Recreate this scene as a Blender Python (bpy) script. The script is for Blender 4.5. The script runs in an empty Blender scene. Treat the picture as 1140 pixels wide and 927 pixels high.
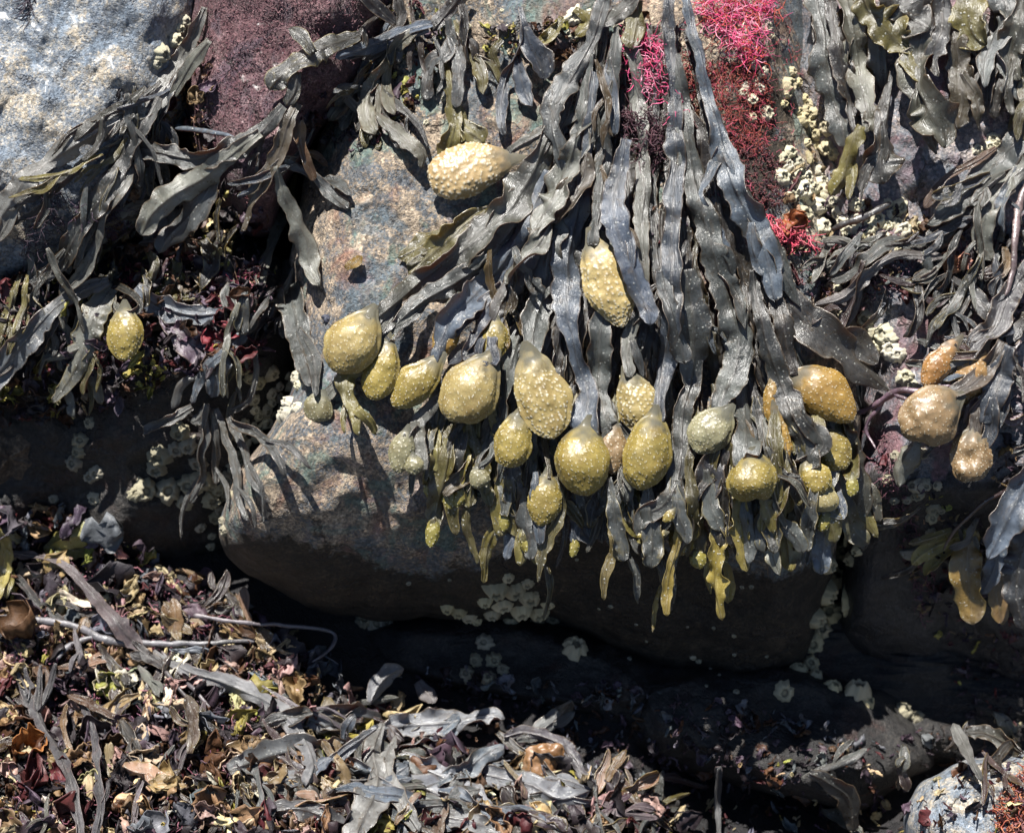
import bpy, math, random
import numpy as np
from mathutils import Vector, Matrix
from mathutils.bvhtree import BVHTree

random.seed(7)
RNG = np.random.default_rng(11)
K = 0.0007            # metres per photo pixel at the reference distance
D = 2400.0            # camera distance in those pixels
CX, CY = 570.0, 463.5
PITCH = math.radians(30)
SC = bpy.context.scene
COL = SC.collection

# ---------------------------------------------------------------- frames
RIGHT = np.array([1.0, 0, 0])
UP = np.array([0.0, math.sin(PITCH), math.cos(PITCH)])
BACK = np.array([0.0, -math.cos(PITCH), math.sin(PITCH)])
ORIG = np.array([0.0, 0.0, 0.55])


def cam2world(c):
    c = np.asarray(c, float)
    return ORIG + c[..., 0:1] * RIGHT + c[..., 1:2] * UP + c[..., 2:3] * BACK


def P(q):
    """(photo x, photo y, height w towards camera) in px  -> world metres"""
    q = np.asarray(q, float)
    s = (D - q[..., 2:3]) / D * K
    return cam2world(np.concatenate([(q[..., 0:1] - CX) * s, (CY - q[..., 1:2]) * s, q[..., 2:3] * K], -1))


# ---------------------------------------------------------------- noise
def _h(ix, iy, iz, seed):
    n = (ix * 374761393 + iy * 668265263 + iz * 2147483647 + seed * 974711) & 0xFFFFFFFF
    n = ((n ^ (n >> 13)) * 1274126177) & 0xFFFFFFFF
    n = (n ^ (n >> 16)) & 0xFFFFFFFF
    return n / 2147483648.0 - 1.0


def vn(p, seed=0):
    p = np.asarray(p, float)
    i = np.floor(p).astype(np.int64)
    f = p - i
    f = f * f * f * (f * (f * 6 - 15) + 10)
    r = 0
    for a in (0, 1):
        for b in (0, 1):
            for c in (0, 1):
                w = (f[..., 0] if a else 1 - f[..., 0]) * (f[..., 1] if b else 1 - f[..., 1]) * (f[..., 2] if c else 1 - f[..., 2])
                r = r + w * _h(i[..., 0] + a, i[..., 1] + b, i[..., 2] + c, seed)
    return r


def fbm(p, oct=4, seed=0, gain=0.5):
    r, a = 0, 1.0
    for o in range(oct):
        r = r + a * vn(np.asarray(p) * (2 ** o) + 17.3 * o, seed + o)
        a *= gain
    return r


def n1(t, seed=0):
    t = np.asarray(t, float)
    return vn(np.stack([t, t * 0 + 3.7, t * 0 + 9.1], -1), seed)


# ---------------------------------------------------------------- mesh / objects
def new_mesh(name, V, F, mats, attrs=None, cols=None, smooth=True, midx=None):
    me = bpy.data.meshes.new(name)
    F = list(F)
    me.from_pydata([tuple(v) for v in V], [], [tuple(int(i) for i in f) for f in F])
    for m in (mats if isinstance(mats, (list, tuple)) else [mats]):
        me.materials.append(m)
    if smooth:
        me.polygons.foreach_set('use_smooth', np.ones(len(me.polygons), bool))
    if midx is not None:
        me.polygons.foreach_set('material_index', np.asarray(midx, np.int32))
    for k, a in (attrs or {}).items():
        at = me.attributes.new(k, 'FLOAT', 'POINT')
        at.data.foreach_set('value', np.asarray(a, np.float32))
    if cols is not None:
        at = me.attributes.new('col', 'FLOAT_COLOR', 'POINT')
        c = np.ones((len(V), 4), np.float32)
        c[:, :3] = cols
        at.data.foreach_set('color', c.ravel())
    me.update()
    return me


def tag(o, label=None, cat=None, group=None, kind=None):
    if label: o['label'] = label
    if cat: o['category'] = cat
    if group: o['group'] = group
    if kind: o['kind'] = kind
    return o


def put(name, me, base=None, parent=None, color=(1, 1, 1, 1)):
    o = bpy.data.objects.new(name, me)
    COL.objects.link(o)
    o.color = color
    if parent is not None:
        o.parent = parent
    elif base is not None:
        o.location = tuple(base)
    return o


def empty(name, base):
    o = bpy.data.objects.new(name, None)
    o.empty_display_size = 0.01
    COL.objects.link(o)
    o.location = tuple(base)
    return o


# ---------------------------------------------------------------- materials
class NT:
    def __init__(s, name):
        s.m = bpy.data.materials.new(name)
        s.m.use_nodes = True
        s.t = s.m.node_tree
        s.t.nodes.clear()
        s.out = s.n('ShaderNodeOutputMaterial')

    def n(s, typ, **kw):
        nd = s.t.nodes.new(typ)
        for k, v in kw.items():
            if k.startswith('_'):
                setattr(nd, k[1:], v)
        for k, v in kw.items():
            if not k.startswith('_'):
                key = k.replace('__', ' ')
                s.set(nd.inputs[key], v)
        return nd

    def set(s, inp, v):
        if isinstance(v, bpy.types.NodeSocket):
            s.t.links.new(v, inp)
        elif isinstance(v, (tuple, list)) and len(v) == 3 and inp.type == 'RGBA':
            inp.default_value = (*v, 1)
        else:
            inp.default_value = v

    def noise(s, vec, scale, detail=6, rough=0.6, dist=0.0):
        return s.n('ShaderNodeTexNoise', Vector=vec, Scale=scale, Detail=detail, Roughness=rough, Distortion=dist)

    def ramp(s, fac, stops):
        r = s.n('ShaderNodeValToRGB')
        s.set(r.inputs[0], fac)
        e = r.color_ramp.elements
        while len(e) < len(stops): e.new(0.5)
        for el, (p, c) in zip(e, stops):
            el.position = p
            el.color = (*c, 1) if len(c) == 3 else c
        return r.outputs[0]

    def mix(s, fac, a, b, mode='MIX'):
        m = s.n('ShaderNodeMix', _data_type='RGBA', _blend_type=mode)
        s.set(m.inputs[0], fac); s.set(m.inputs[6], a); s.set(m.inputs[7], b)
        return m.outputs[2]

    def math(s, op, a, b=0.0, clamp=False):
        m = s.n('ShaderNodeMath', _operation=op, _use_clamp=clamp)
        s.set(m.inputs[0], a); s.set(m.inputs[1], b)
        return m.outputs[0]

    def bump(s, h, dist, strength=1.0, nrm=None):
        b = s.n('ShaderNodeBump', Height=h, Distance=dist, Strength=strength)
        if nrm is not None: s.set(b.inputs['Normal'], nrm)
        return b.outputs[0]

    def bsdf(s, **kw):
        b = s.n('ShaderNodeBsdfPrincipled', **kw)
        s.t.links.new(b.outputs[0], s.out.inputs[0])
        return b


W_ = lambda v: (v, v, v)


def rock_mat(name, stops, patch=None, crust_shade=None, wet=0.0, scale=1.0, bumpd=0.0016, rough=0.62):
    t = NT(name)
    geo = t.n('ShaderNodeNewGeometry').outputs['Position']
    big = t.noise(geo, 9 * scale, 5, 0.6, 0.6).outputs[0]
    mid = t.noise(geo, 55 * scale, 6, 0.7, 0.4).outputs[0]
    fine = t.noise(geo, 420 * scale, 5, 0.75).outputs[0]
    f = t.math('ADD', t.math('MULTIPLY', mid, 0.5), t.math('MULTIPLY', fine, 0.5))
    f = t.math('ADD', t.math('MULTIPLY', t.math('SUBTRACT', f, 0.5), 1.35), t.math('ADD', 0.5, t.math('MULTIPLY', t.math('SUBTRACT', big, 0.5), 0.35)))
    c = t.ramp(f, stops)
    if patch:
        for pc, sc, lo, hi, amt in patch:
            pn = t.noise(geo, sc, 7, 0.65, 0.8).outputs[0]
            c = t.mix(t.math('MULTIPLY', t.ramp(pn, [(lo, W_(0)), (hi, W_(1))]), amt), c, pc)
    # small crystals
    vo = t.n('ShaderNodeTexVoronoi', Vector=geo, Scale=430 * scale)
    g = t.ramp(t.math('MULTIPLY', vo.outputs['Color'], 1.0), [(0.0, W_(0.2)), (0.5, W_(0.95)), (1, W_(1.9))])
    c = t.mix(0.65, c, g, 'MULTIPLY')
    if crust_shade is not None:  # dark tint: shade painted into rock undersides, plus a crusted patch by the turf
        at = t.n('ShaderNodeAttribute', _attribute_name='crust_shade').outputs['Fac']
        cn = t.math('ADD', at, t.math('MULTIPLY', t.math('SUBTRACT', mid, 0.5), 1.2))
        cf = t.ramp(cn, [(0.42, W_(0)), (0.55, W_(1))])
        c = t.mix(cf, c, t.mix(0.8, t.ramp(f, [(0.35, crust_shade[0]), (0.52, tuple(0.5 * (a + b) for a, b in zip(*crust_shade))), (0.62, crust_shade[1]), (0.75, tuple(min(1, 2.2 * b) for b in crust_shade[1]))]), g, 'MULTIPLY'))
    cv = t.n('ShaderNodeTexVoronoi', _feature='DISTANCE_TO_EDGE', Vector=t.mix(0.06, geo, t.noise(geo, 30, 4, 0.7).outputs['Color']), Scale=13.0)
    ck = t.math('MULTIPLY', t.ramp(cv.outputs['Distance'], [(0.0, W_(1)), (0.035, W_(0))]), t.ramp(big, [(0.45, W_(0)), (0.55, W_(0.8))]))
    c = t.mix(ck, c, (0.03, 0.022, 0.018))
    hb = t.math('ADD', t.math('SUBTRACT', t.math('MULTIPLY', mid, 1.6), ck), t.math('MULTIPLY', fine, 1.1))
    pit = t.n('ShaderNodeTexVoronoi', Vector=geo, Scale=380 * scale, Randomness=1.0)
    hb = t.math('ADD', hb, t.math('MULTIPLY', t.ramp(pit.outputs['Distance'], [(0.0, W_(0)), (0.4, W_(1))]), 0.35))
    t.bsdf(**{'Base Color': c, 'Roughness': t.ramp(mid, [(0.35, W_(rough - 0.22 - wet)), (0.65, W_(rough + 0.2 - wet))]),
              'Normal': t.bump(hb, bumpd, 1.0), 'Specular IOR Level': 0.5 + wet,
              'Coat Weight': wet * 1.0, 'Coat Roughness': 0.25})
    return t.m


M_ROCK = rock_mat('grey beige granite', [(0.30, (0.055, 0.065, 0.08)), (0.44, (0.105, 0.115, 0.125)), (0.51, (0.22, 0.175, 0.13)), (0.60, (0.42, 0.33, 0.235)), (0.75, (0.62, 0.53, 0.42))],
                  patch=[((0.09, 0.125, 0.15), 16, 0.54, 0.59, 0.7), ((0.11, 0.17, 0.145), 26, 0.54, 0.60, 0.7), ((0.19, 0.075, 0.045), 22, 0.54, 0.68, 0.7), ((0.36, 0.27, 0.28), 24, 0.58, 0.70, 0.5)],
                  crust_shade=((0.006, 0.005, 0.004), (0.05, 0.036, 0.022)), scale=1.0, bumpd=0.0024)
M_PALE = rock_mat('pale speckled granite', [(0.30, (0.06, 0.075, 0.10)), (0.43, (0.16, 0.19, 0.23)), (0.51, (0.31, 0.31, 0.30)), (0.60, (0.50, 0.42, 0.31)), (0.75, (0.64, 0.57, 0.47))],
                  patch=[((0.20, 0.25, 0.31), 22, 0.50, 0.58, 0.75), ((0.30, 0.14, 0.07), 26, 0.64, 0.74, 0.6)], wet=0.12, bumpd=0.0028)
M_PURPLE = rock_mat('purple crusted rock', [(0.30, (0.03, 0.012, 0.016)), (0.46, (0.085, 0.036, 0.042)), (0.56, (0.15, 0.075, 0.08)), (0.74, (0.42, 0.30, 0.30))],
                    patch=[((0.07, 0.05, 0.07), 22, 0.52, 0.60, 0.6)], wet=0.10, scale=1.3, bumpd=0.0026)
M_DARK = rock_mat('shade-darkened wet rock', [(0.30, (0.005, 0.005, 0.005)), (0.48, (0.013, 0.012, 0.012)), (0.58, (0.026, 0.024, 0.022)), (0.75, (0.07, 0.06, 0.05))],
                  patch=[((0.03, 0.013, 0.01), 18, 0.54, 0.64, 0.6)], wet=0.02)  # base pushed near black to deepen shade in the hollow and under the overhang
M_STONE = rock_mat('brown stone', [(0.30, (0.02, 0.015, 0.012)), (0.5, (0.07, 0.05, 0.035)), (0.6, (0.13, 0.10, 0.07)), (0.75, (0.25, 0.2, 0.15))])
M_SOIL = rock_mat('shade-darkened wet ground', [(0.30, (0.006, 0.006, 0.007)), (0.5, (0.009, 0.008, 0.009)), (0.62, (0.016, 0.014, 0.014)), (0.78, (0.04, 0.035, 0.03))], wet=0.03)  # base lowered further so the ground's shade goes black
M_RIGHT = rock_mat('mauve grey rock', [(0.30, (0.045, 0.05, 0.06)), (0.46, (0.11, 0.12, 0.14)), (0.54, (0.20, 0.17, 0.17)), (0.62, (0.34, 0.28, 0.25)), (0.78, (0.5, 0.44, 0.37))],
                   patch=[((0.17, 0.075, 0.085), 24, 0.50, 0.58, 0.8), ((0.10, 0.13, 0.15), 15, 0.50, 0.6, 0.6)], wet=0.1,
                   crust_shade=((0.008, 0.008, 0.011), (0.03, 0.027, 0.027)))


def blade_mat(name, trans, edge, speck=0.5, rough=0.35, vein=0.3):
    t = NT(name)
    oi = t.n('ShaderNodeObjectInfo')
    tc = t.n('ShaderNodeTexCoord').outputs['Object']
    ac = t.n('ShaderNodeAttribute', _attribute_name='across').outputs['Fac']
    al = t.n('ShaderNodeAttribute', _attribute_name='along').outputs['Fac']
    big = t.noise(tc, 34, 4, 0.6, 0.5).outputs[0]
    mid = t.noise(tc, 190, 5, 0.7).outputs[0]
    fine = t.noise(tc, 900, 3, 0.7).outputs[0]
    base = t.mix(1.0, oi.outputs['Color'], t.ramp(big, [(0.32, (0.50, 0.48, 0.42)), (0.48, (1, 1, 1)), (0.66, (1.55, 1.53, 1.50))]), 'MULTIPLY')
    base = t.mix(0.7, base, t.ramp(mid, [(0.3, W_(0.6)), (0.6, W_(1.15)), (0.75, W_(1.4))]), 'MULTIPLY')
    # bare brownish patches where the pale bloom has rubbed off
    base = t.mix(t.math('MULTIPLY', t.ramp(t.noise(tc, 70, 6, 0.75, 1.0).outputs[0], [(0.55, W_(0)), (0.66, W_(1))]), 0.5), base, edge)
    # edge and midrib
    aa = t.math('ABSOLUTE', ac)
    ef = t.math('MULTIPLY', t.ramp(aa, [(0.86, W_(0)), (1.0, W_(1))]), 0.65)
    base = t.mix(ef, base, edge)
    mr = t.math('MULTIPLY', t.ramp(aa, [(0.0, W_(1)), (0.16, W_(0))]), 0.35)
    base = t.mix(mr, base, (0.05, 0.045, 0.03))
    vo = t.n('ShaderNodeTexVoronoi', Vector=tc, Scale=240.0)
    dot = t.math('MULTIPLY', t.ramp(vo.outputs['Distance'], [(0.14, W_(1)), (0.24, W_(0))]),
                 t.math('MULTIPLY', t.ramp(t.noise(tc, 60, 2).outputs[0], [(0.40, W_(0)), (0.54, W_(1))]), speck))
    base = t.mix(dot, base, (0.52, 0.52, 0.46))
    h = t.math('ADD', t.math('MULTIPLY', mid, 0.8), t.math('ADD', t.math('MULTIPLY', fine, 0.25), t.math('MULTIPLY', dot, 0.8)))
    wrk = t.n('ShaderNodeTexWave', _wave_type='BANDS')
    cmb = t.n('ShaderNodeCombineXYZ', X=t.math('MULTIPLY', ac, 5.0), Y=t.math('MULTIPLY', al, 2.2))
    t.set(wrk.inputs['Vector'], cmb.outputs[0]); wrk.inputs['Scale'].default_value = 1.0
    wrk.inputs['Distortion'].default_value = 7; wrk.inputs['Detail'].default_value = 3; wrk.inputs['Detail Scale'].default_value = 1.2
    h = t.math('ADD', h, t.math('MULTIPLY', wrk.outputs['Fac'], vein))
    h = t.math('ADD', h, t.math('MULTIPLY', t.noise(tc, 420, 4, 0.7).outputs[0], 0.7))
    nb = t.bump(h, 0.00068, 0.85)
    b = t.bsdf(**{'Base Color': base, 'Roughness': t.ramp(mid, [(0.35, W_(rough - 0.1)), (0.65, W_(rough + 0.17))]), 'Normal': nb,
                  'Specular IOR Level': 1.0, 'IOR': 1.70, 'Coat Weight': 0.0, 'Coat Roughness': 0.3, 'Coat IOR': 1.45,
                  'Sheen Weight': 0.0, 'Sheen Roughness': 0.5, 'Sheen Tint': (0.85, 0.9, 1.0)})
    tr = t.n('ShaderNodeBsdfTranslucent', Color=trans, Normal=nb)
    ms = t.n('ShaderNodeMixShader', Fac=0.28)
    t.t.links.new(b.outputs[0], ms.inputs[1]); t.t.links.new(tr.outputs[0], ms.inputs[2])
    t.t.links.new(ms.outputs[0], t.out.inputs[0])
    return t.m


M_BLADE = blade_mat('weathered rockweed', (0.42, 0.20, 0.03), (0.10, 0.065, 0.028))
M_OLIVE = blade_mat('olive rockweed', (0.5, 0.34, 0.04), (0.22, 0.17, 0.05), speck=0.8, rough=0.34)
M_STALK = blade_mat('dry weed stalk', (0.1, 0.06, 0.04), (0.14, 0.09, 0.08), speck=0.2, rough=0.5)


def bladder_mat():
    t = NT('warty receptacle skin')
    oi = t.n('ShaderNodeObjectInfo')
    tc = t.n('ShaderNodeTexCoord').outputs['Object']
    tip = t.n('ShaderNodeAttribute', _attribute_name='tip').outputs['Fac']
    neck = t.n('ShaderNodeAttribute', _attribute_name='neck').outputs['Fac']
    big = t.noise(tc, 60, 4, 0.6, 0.5).outputs[0]
    fine = t.noise(tc, 700, 4, 0.7).outputs[0]
    base = t.mix(1.0, oi.outputs['Color'], t.ramp(big, [(0.3, (0.72, 0.66, 0.55)), (0.5, (1, 1, 1)), (0.7, (1.25, 1.27, 1.35))]), 'MULTIPLY')
    base = t.mix(0.5, base, t.ramp(fine, [(0.3, W_(0.65)), (0.6, W_(1.15))]), 'MULTIPLY')
    # grey bloom drawn down from the stalk and in patches
    pn = t.ramp(t.noise(tc, 110, 5, 0.7, 0.8).outputs[0], [(0.52, W_(0)), (0.68, W_(0.6))])
    bl = t.math('MAXIMUM', t.math('MULTIPLY', neck, 0.9), t.math('MULTIPLY', pn, 0.55))
    base = t.mix(bl, base, (0.048, 0.047, 0.032))
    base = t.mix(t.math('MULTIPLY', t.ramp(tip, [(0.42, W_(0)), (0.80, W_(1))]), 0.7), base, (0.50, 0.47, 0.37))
    t.bsdf(**{'Base Color': base, 'Roughness': t.math('ADD', 0.44, t.math('MULTIPLY', neck, 0.3)), 'Specular IOR Level': 0.65, 'Normal': t.bump(fine, 0.0003, 0.8),
              'Subsurface Weight': 0.08, 'Subsurface Radius': (0.004, 0.002, 0.0006), 'Subsurface Scale': 0.5,
              'Coat Weight': 0.12, 'Coat Roughness': 0.25})
    return t.m


M_BLAD = bladder_mat()


def col_mat(name, rough=0.5, trans=0.15, bumpd=0.0008, coat=0.05, sc=300):
    t = NT(name)
    c = t.n('ShaderNodeAttribute', _attribute_name='col').outputs['Color']
    tc = t.n('ShaderNodeTexCoord').outputs['Object']
    a = t.noise(tc, sc, 5, 0.7).outputs[0]
    c2 = t.mix(0.8, c, t.ramp(a, [(0.3, W_(0.5)), (0.5, W_(1.0)), (0.7, W_(1.4))]), 'MULTIPLY')
    nb = t.bump(a, bumpd, 1.0)
    b = t.bsdf(**{'Base Color': c2, 'Roughness': rough, 'Normal': nb, 'Coat Weight': coat, 'Coat Roughness': 0.25})
    if trans:
        tr = t.n('ShaderNodeBsdfTranslucent', Color=c2, Normal=nb)
        ms = t.n('ShaderNodeMixShader', Fac=trans)
        t.t.links.new(b.outputs[0], ms.inputs[1]); t.t.links.new(tr.outputs[0], ms.inputs[2])
        t.t.links.new(ms.outputs[0], t.out.inputs[0])
    return t.m


M_FLAKE = col_mat('dried algae scraps', trans=0.22)
M_THREAD = col_mat('algae threads', trans=0.12, rough=0.55)


def barn_mat():
    t = NT('barnacle plates')
    tc = t.n('ShaderNodeTexCoord').outputs['Object']
    oi = t.n('ShaderNodeObjectInfo')
    k = t.n('ShaderNodeAttribute', _attribute_name='in').outputs['Fac']
    a = t.noise(tc, 500, 5, 0.7).outputs[0]
    c = t.mix(1.0, oi.outputs['Color'], t.ramp(a, [(0.3, (0.5, 0.46, 0.36)), (0.5, (0.9, 0.88, 0.8)), (0.7, (1.1, 1.1, 1.1))]), 'MULTIPLY')
    c = t.mix(k, c, (0.10, 0.09, 0.06))
    t.bsdf(**{'Base Color': c, 'Roughness': 0.6, 'Normal': t.bump(a, 0.0008, 1.0)})
    return t.m


M_BARN = barn_mat()

# ---------------------------------------------------------------- rocks
ROCKS = []   # (world verts, tris) for ray casting


def smooth_closed(poly, n, cx, cy):
    a = np.array([math.atan2(y - cy, x - cx) for x, y in poly])
    r = np.array([math.hypot(x - cx, y - cy) for x, y in poly])
    o = np.argsort(a); a = a[o]; r = r[o]
    aa = np.concatenate([a - 2 * math.pi, a, a + 2 * math.pi]); rr = np.tile(r, 3)
    t = np.linspace(-math.pi, math.pi, n, endpoint=False)
    # interpolate points (not radii) so straight edges stay straight
    X = rr * np.cos(aa); Y = rr * np.sin(aa)
    L = np.concatenate([[0], np.cumsum(np.hypot(np.diff(X), np.diff(Y)))])
    Ld = np.linspace(0, L[-1], n * 9)
    Xd = np.interp(Ld, L, X); Yd = np.interp(Ld, L, Y)
    ker = np.hanning(2 * int(n * 9 / 260) + 3); ker /= ker.sum()
    Xd = np.convolve(Xd, ker, 'same'); Yd = np.convolve(Yd, ker, 'same')
    ad = np.unwrap(np.arctan2(Yd, Xd)); rd = np.hypot(Xd, Yd)
    m = slice(n, -n)
    ad = ad[m]; rd = rd[m]
    o = np.argsort(ad)
    ad = ad[o] ; rd = rd[o]
    mid = ad[len(ad) // 2]
    t2 = t + 2 * math.pi * round((mid - 0) / (2 * math.pi))
    return t, np.interp(t2, ad, rd)


def boulder(name, label, poly, c, wfun, mat, depth=420, rim=0.10, nA=420, nR=170, amp=9, seed=1, rough=1.0, crust_shade=None):
    cx, cy = c
    t, R = smooth_closed(poly, nA, cx, cy)
    rr = np.linspace(0, 1, nR) ** 0.85
    rr = rr[1:]
    T, U = np.meshgrid(t, rr)          # rows = rings
    Rm = np.tile(R, (len(rr), 1))
    X = cx + U * Rm * np.cos(T); Y = cy + U * Rm * np.sin(T)
    base = wfun(X, Y)
    d = (1 - U) * Rm                      # px distance from the outline
    edge = 90.0
    e = np.clip(1 - d / edge, 0, 1)
    Wd = base - 130 * (1 - np.sqrt(np.clip(1 - e ** 2, 0, 1)))
    q = np.stack([X, Y, base * 0.7 + seed * 91], -1)
    disp = amp * 2.2 * fbm(q / 150, 3, seed) + amp * fbm(q / 46, 4, seed + 9) * rough
    rid = 1 - np.abs(fbm(q / 90, 3, seed + 21))
    disp += amp * 0.9 * (rid - 0.7)
    Wd = Wd + disp
    # the side wanders too so the outline is not smooth
    j = fbm(q / 60, 3, seed + 33) * amp * 0.9
    X = X + j * np.cos(T) * U; Y = Y + j * np.sin(T) * U
    rows = [np.stack([X, Y, Wd], -1)]
    # back shell
    for f, dd in ((0.97, 60), (0.9, 150), (0.7, depth)):
        rows.append(np.stack([cx + (X[-1] - cx) * f, cy + (Y[-1] - cy) * f, Wd[-1] - dd], -1)[None])
    G = np.concatenate(rows, 0)
    nr = G.shape[0]
    V = G.reshape(-1, 3)
    c0 = np.array([[cx, cy, float(Wd[0].mean())]]); c1 = np.array([[cx, cy, float(G[-1, :, 2].mean())]])
    V = np.concatenate([V, c0, c1])
    F = []
    ia = np.arange(nA); ib = (ia + 1) % nA
    for r in range(nr - 1):
        F.extend(zip(r * nA + ia, (r + 1) * nA + ia, (r + 1) * nA + ib, r * nA + ib))
    k0 = nr * nA
    F.extend((k0, a, b) for a, b in zip(ia, ib))
    F.extend((k0 + 1, (nr - 1) * nA + b, (nr - 1) * nA + a) for a, b in zip(ia, ib))
    Wp = P(V)
    base_p = Wp[np.argmin(Wp[:, 2])].copy()
    ctr = P([cx, cy, -depth * 0.4]); base_p[0] = ctr[0]; base_p[1] = ctr[1]
    at = {'crust_shade': crust_shade(V[:, 0], V[:, 1]) if crust_shade else np.zeros(len(V))}
    me = new_mesh(name, Wp - base_p, F, mat, at)
    o = put(name, me, base_p)
    tag(o, label, 'rock')
    ROCKS.append((Wp, F))
    return o


def prof(tab):
    ys = [a for a, b in tab]; ws = [b for a, b in tab]
    return lambda y: np.interp(y, ys, ws)


sm = lambda x: np.clip(x, 0, 1) ** 2 * (3 - 2 * np.clip(x, 0, 1))

mp = prof([(-600, -170), (0, -45), (200, -12), (380, 4), (480, 10), (530, 6), (562, -12), (620, -70), (700, -160), (780, -260), (1000, -400)])
main_w = lambda X, Y: mp(Y - 25 * sm((X - 620) / 200) - 34 * sm((600 - X) / 150) + 12 * np.sin(X / 60)) - 26 * sm((X - 850) / 110) + 12 * sm((480 - X) / 150)
boulder('boulder', 'large overhanging grey and beige boulder carrying the main rockweed clump',
        [(238, 590), (250, 625), (330, 668), (420, 690), (520, 692), (600, 684), (660, 712), (700, 740), (760, 765), (830, 770), (890, 752), (912, 700), (938, 600), (958, 450), (955, 300), (900, 100), (880, -300),
         (650, -500), (380, -400), (400, -100), (400, 60), (345, 170), (322, 260), (330, 340), (330, 420), (300, 480), (262, 530)],
        (640, 220), main_w, M_ROCK, seed=3, amp=8, nA=520, nR=230,
        crust_shade=lambda x, y: np.clip((y - 580 - 20 * np.sin(x / 60)) / 80, 0, 1) * 1.1 + 0.8 * np.exp(-(((x - 840) / 55) ** 2 + ((y - 150) / 140) ** 2)))  # first term paints the underside shade; second is the crusted patch
boulder('boulder', 'pale speckled rock slab with blue-grey sheen behind the long thin fronds',
        [(-900, -600), (222, -600), (236, -80), (222, 30), (205, 110), (175, 190), (150, 250), (110, 292), (40, 318), (-100, 360), (-500, 420), (-1000, 420)],
        (-120, 0), lambda X, Y: -8 - 0.06 * (Y - 100) * -1 * 0 - 0.0009 * np.clip(Y - 120, 0, 400) ** 2 - 0.10 * np.clip(-Y, 0, 600), M_PALE, seed=5, amp=8, nA=420, nR=150)
boulder('boulder', 'purple crusted rock rising beside the pale slab',
        [(205, -400), (455, -400), (452, -50), (442, 30), (405, 100), (352, 150), (318, 210), (300, 262), (262, 262), (232, 215), (205, 130), (205, 40)],
        (320, 20), lambda X, Y: 6 - 0.0012 * (X - 320) ** 2 - 0.0009 * np.clip(Y - 80, 0, 400) ** 2 - 0.08 * np.clip(-Y, 0, 600), M_PURPLE, seed=8, amp=6, nA=300, nR=120)
rp = prof([(-500, -160), (0, -60), (250, -45), (450, -40), (540, -60), (620, -150), (800, -330), (1000, -480)])
boulder('boulder', 'mauve and grey rock past the barnacle lined crevice',
        [(900, -500), (1900, -500), (2000, 300), (1900, 820), (1500, 860), (1150, 800), (1060, 792), (970, 772), (925, 735), (940, 640), (950, 560), (962, 450), (940, 330), (885, 210), (872, 60)],
        (1260, 230), lambda X, Y: rp(Y) - 10 * sm((1000 - X) / 150), M_RIGHT, seed=13, amp=11, nA=460, nR=170,
        crust_shade=lambda x, y: np.clip((y - 500) / 60, 0, 1))  # paints shade into the receding lower part
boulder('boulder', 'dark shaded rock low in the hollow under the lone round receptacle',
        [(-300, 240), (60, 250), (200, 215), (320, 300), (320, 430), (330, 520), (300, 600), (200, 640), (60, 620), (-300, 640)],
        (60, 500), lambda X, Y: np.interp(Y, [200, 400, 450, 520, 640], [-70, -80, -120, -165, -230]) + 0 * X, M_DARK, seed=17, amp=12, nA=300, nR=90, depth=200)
boulder('boulder', 'small brownish stone tucked into the shaded hollow',
        [(-60, 440), (40, 440), (75, 470), (80, 530), (45, 570), (-60, 585)],
        (10, 510), lambda X, Y: -140 - 0.5 * np.clip(Y - 470, 0, 200) + 0 * X, M_STONE, seed=19, amp=7, nA=160, nR=50, depth=90)
boulder('boulder', 'sunlit grey stone with orange weed in the bottom corner',
        [(1005, 1000), (1008, 915), (1030, 870), (1075, 842), (1160, 838), (1260, 870), (1300, 960), (1200, 1060), (1060, 1060)],
        (1130, 940), lambda X, Y: 12 + 0 * X, M_PALE, seed=23, amp=6, nA=220, nR=70, depth=160)
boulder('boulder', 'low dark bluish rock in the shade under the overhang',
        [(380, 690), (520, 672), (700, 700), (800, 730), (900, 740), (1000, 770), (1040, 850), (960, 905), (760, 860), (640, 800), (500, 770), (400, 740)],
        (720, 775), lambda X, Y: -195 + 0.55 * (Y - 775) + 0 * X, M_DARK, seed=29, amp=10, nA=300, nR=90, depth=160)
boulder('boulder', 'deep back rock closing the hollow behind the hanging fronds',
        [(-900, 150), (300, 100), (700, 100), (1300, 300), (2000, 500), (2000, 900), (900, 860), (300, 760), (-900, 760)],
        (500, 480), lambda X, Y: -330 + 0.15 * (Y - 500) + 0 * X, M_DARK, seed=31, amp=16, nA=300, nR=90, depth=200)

# ---- ground: one sheet, in metric camera axes, climbing behind the rocks and running out under the camera
gx = np.concatenate([np.linspace(-9000, -900, 30), np.linspace(-860, 2000, 240), np.linspace(2050, 10000, 30)])
gy = np.concatenate([np.linspace(-5000, -300, 16), np.linspace(-200, 1500, 170), np.linspace(1530, 2600, 24), np.linspace(2800, 9000, 16)])
gp = prof([(-5000, -9000), (-300, -850), (300, -560), (600, -330), (700, -235), (927, -40), (1400, 350), (2600, 2500), (9000, 13600)])
X, Y = np.meshgrid(gx, gy)
q = np.stack([X, Y, X * 0], -1)
Wg = gp(Y) - (95 * sm((X - 330) / 170) + 140 * sm((X - 700) / 120)) * sm((1150 - Y) / 260) + 26 * fbm(q / 190, 4, 41) + 12 * fbm(q / 50, 3, 47) + 60 * np.exp(-(((X + 20) / 220) ** 2 + ((Y - 640) / 110) ** 2))
C = np.stack([(X - CX) * K, (CY - Y) * K, Wg * K], -1).reshape(-1, 3)
nx = len(gx)
F = [(r * nx + c, (r + 1) * nx + c, (r + 1) * nx + c + 1, r * nx + c + 1) for r in range(len(gy) - 1) for c in range(nx - 1)]
gw = cam2world(C)
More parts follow.
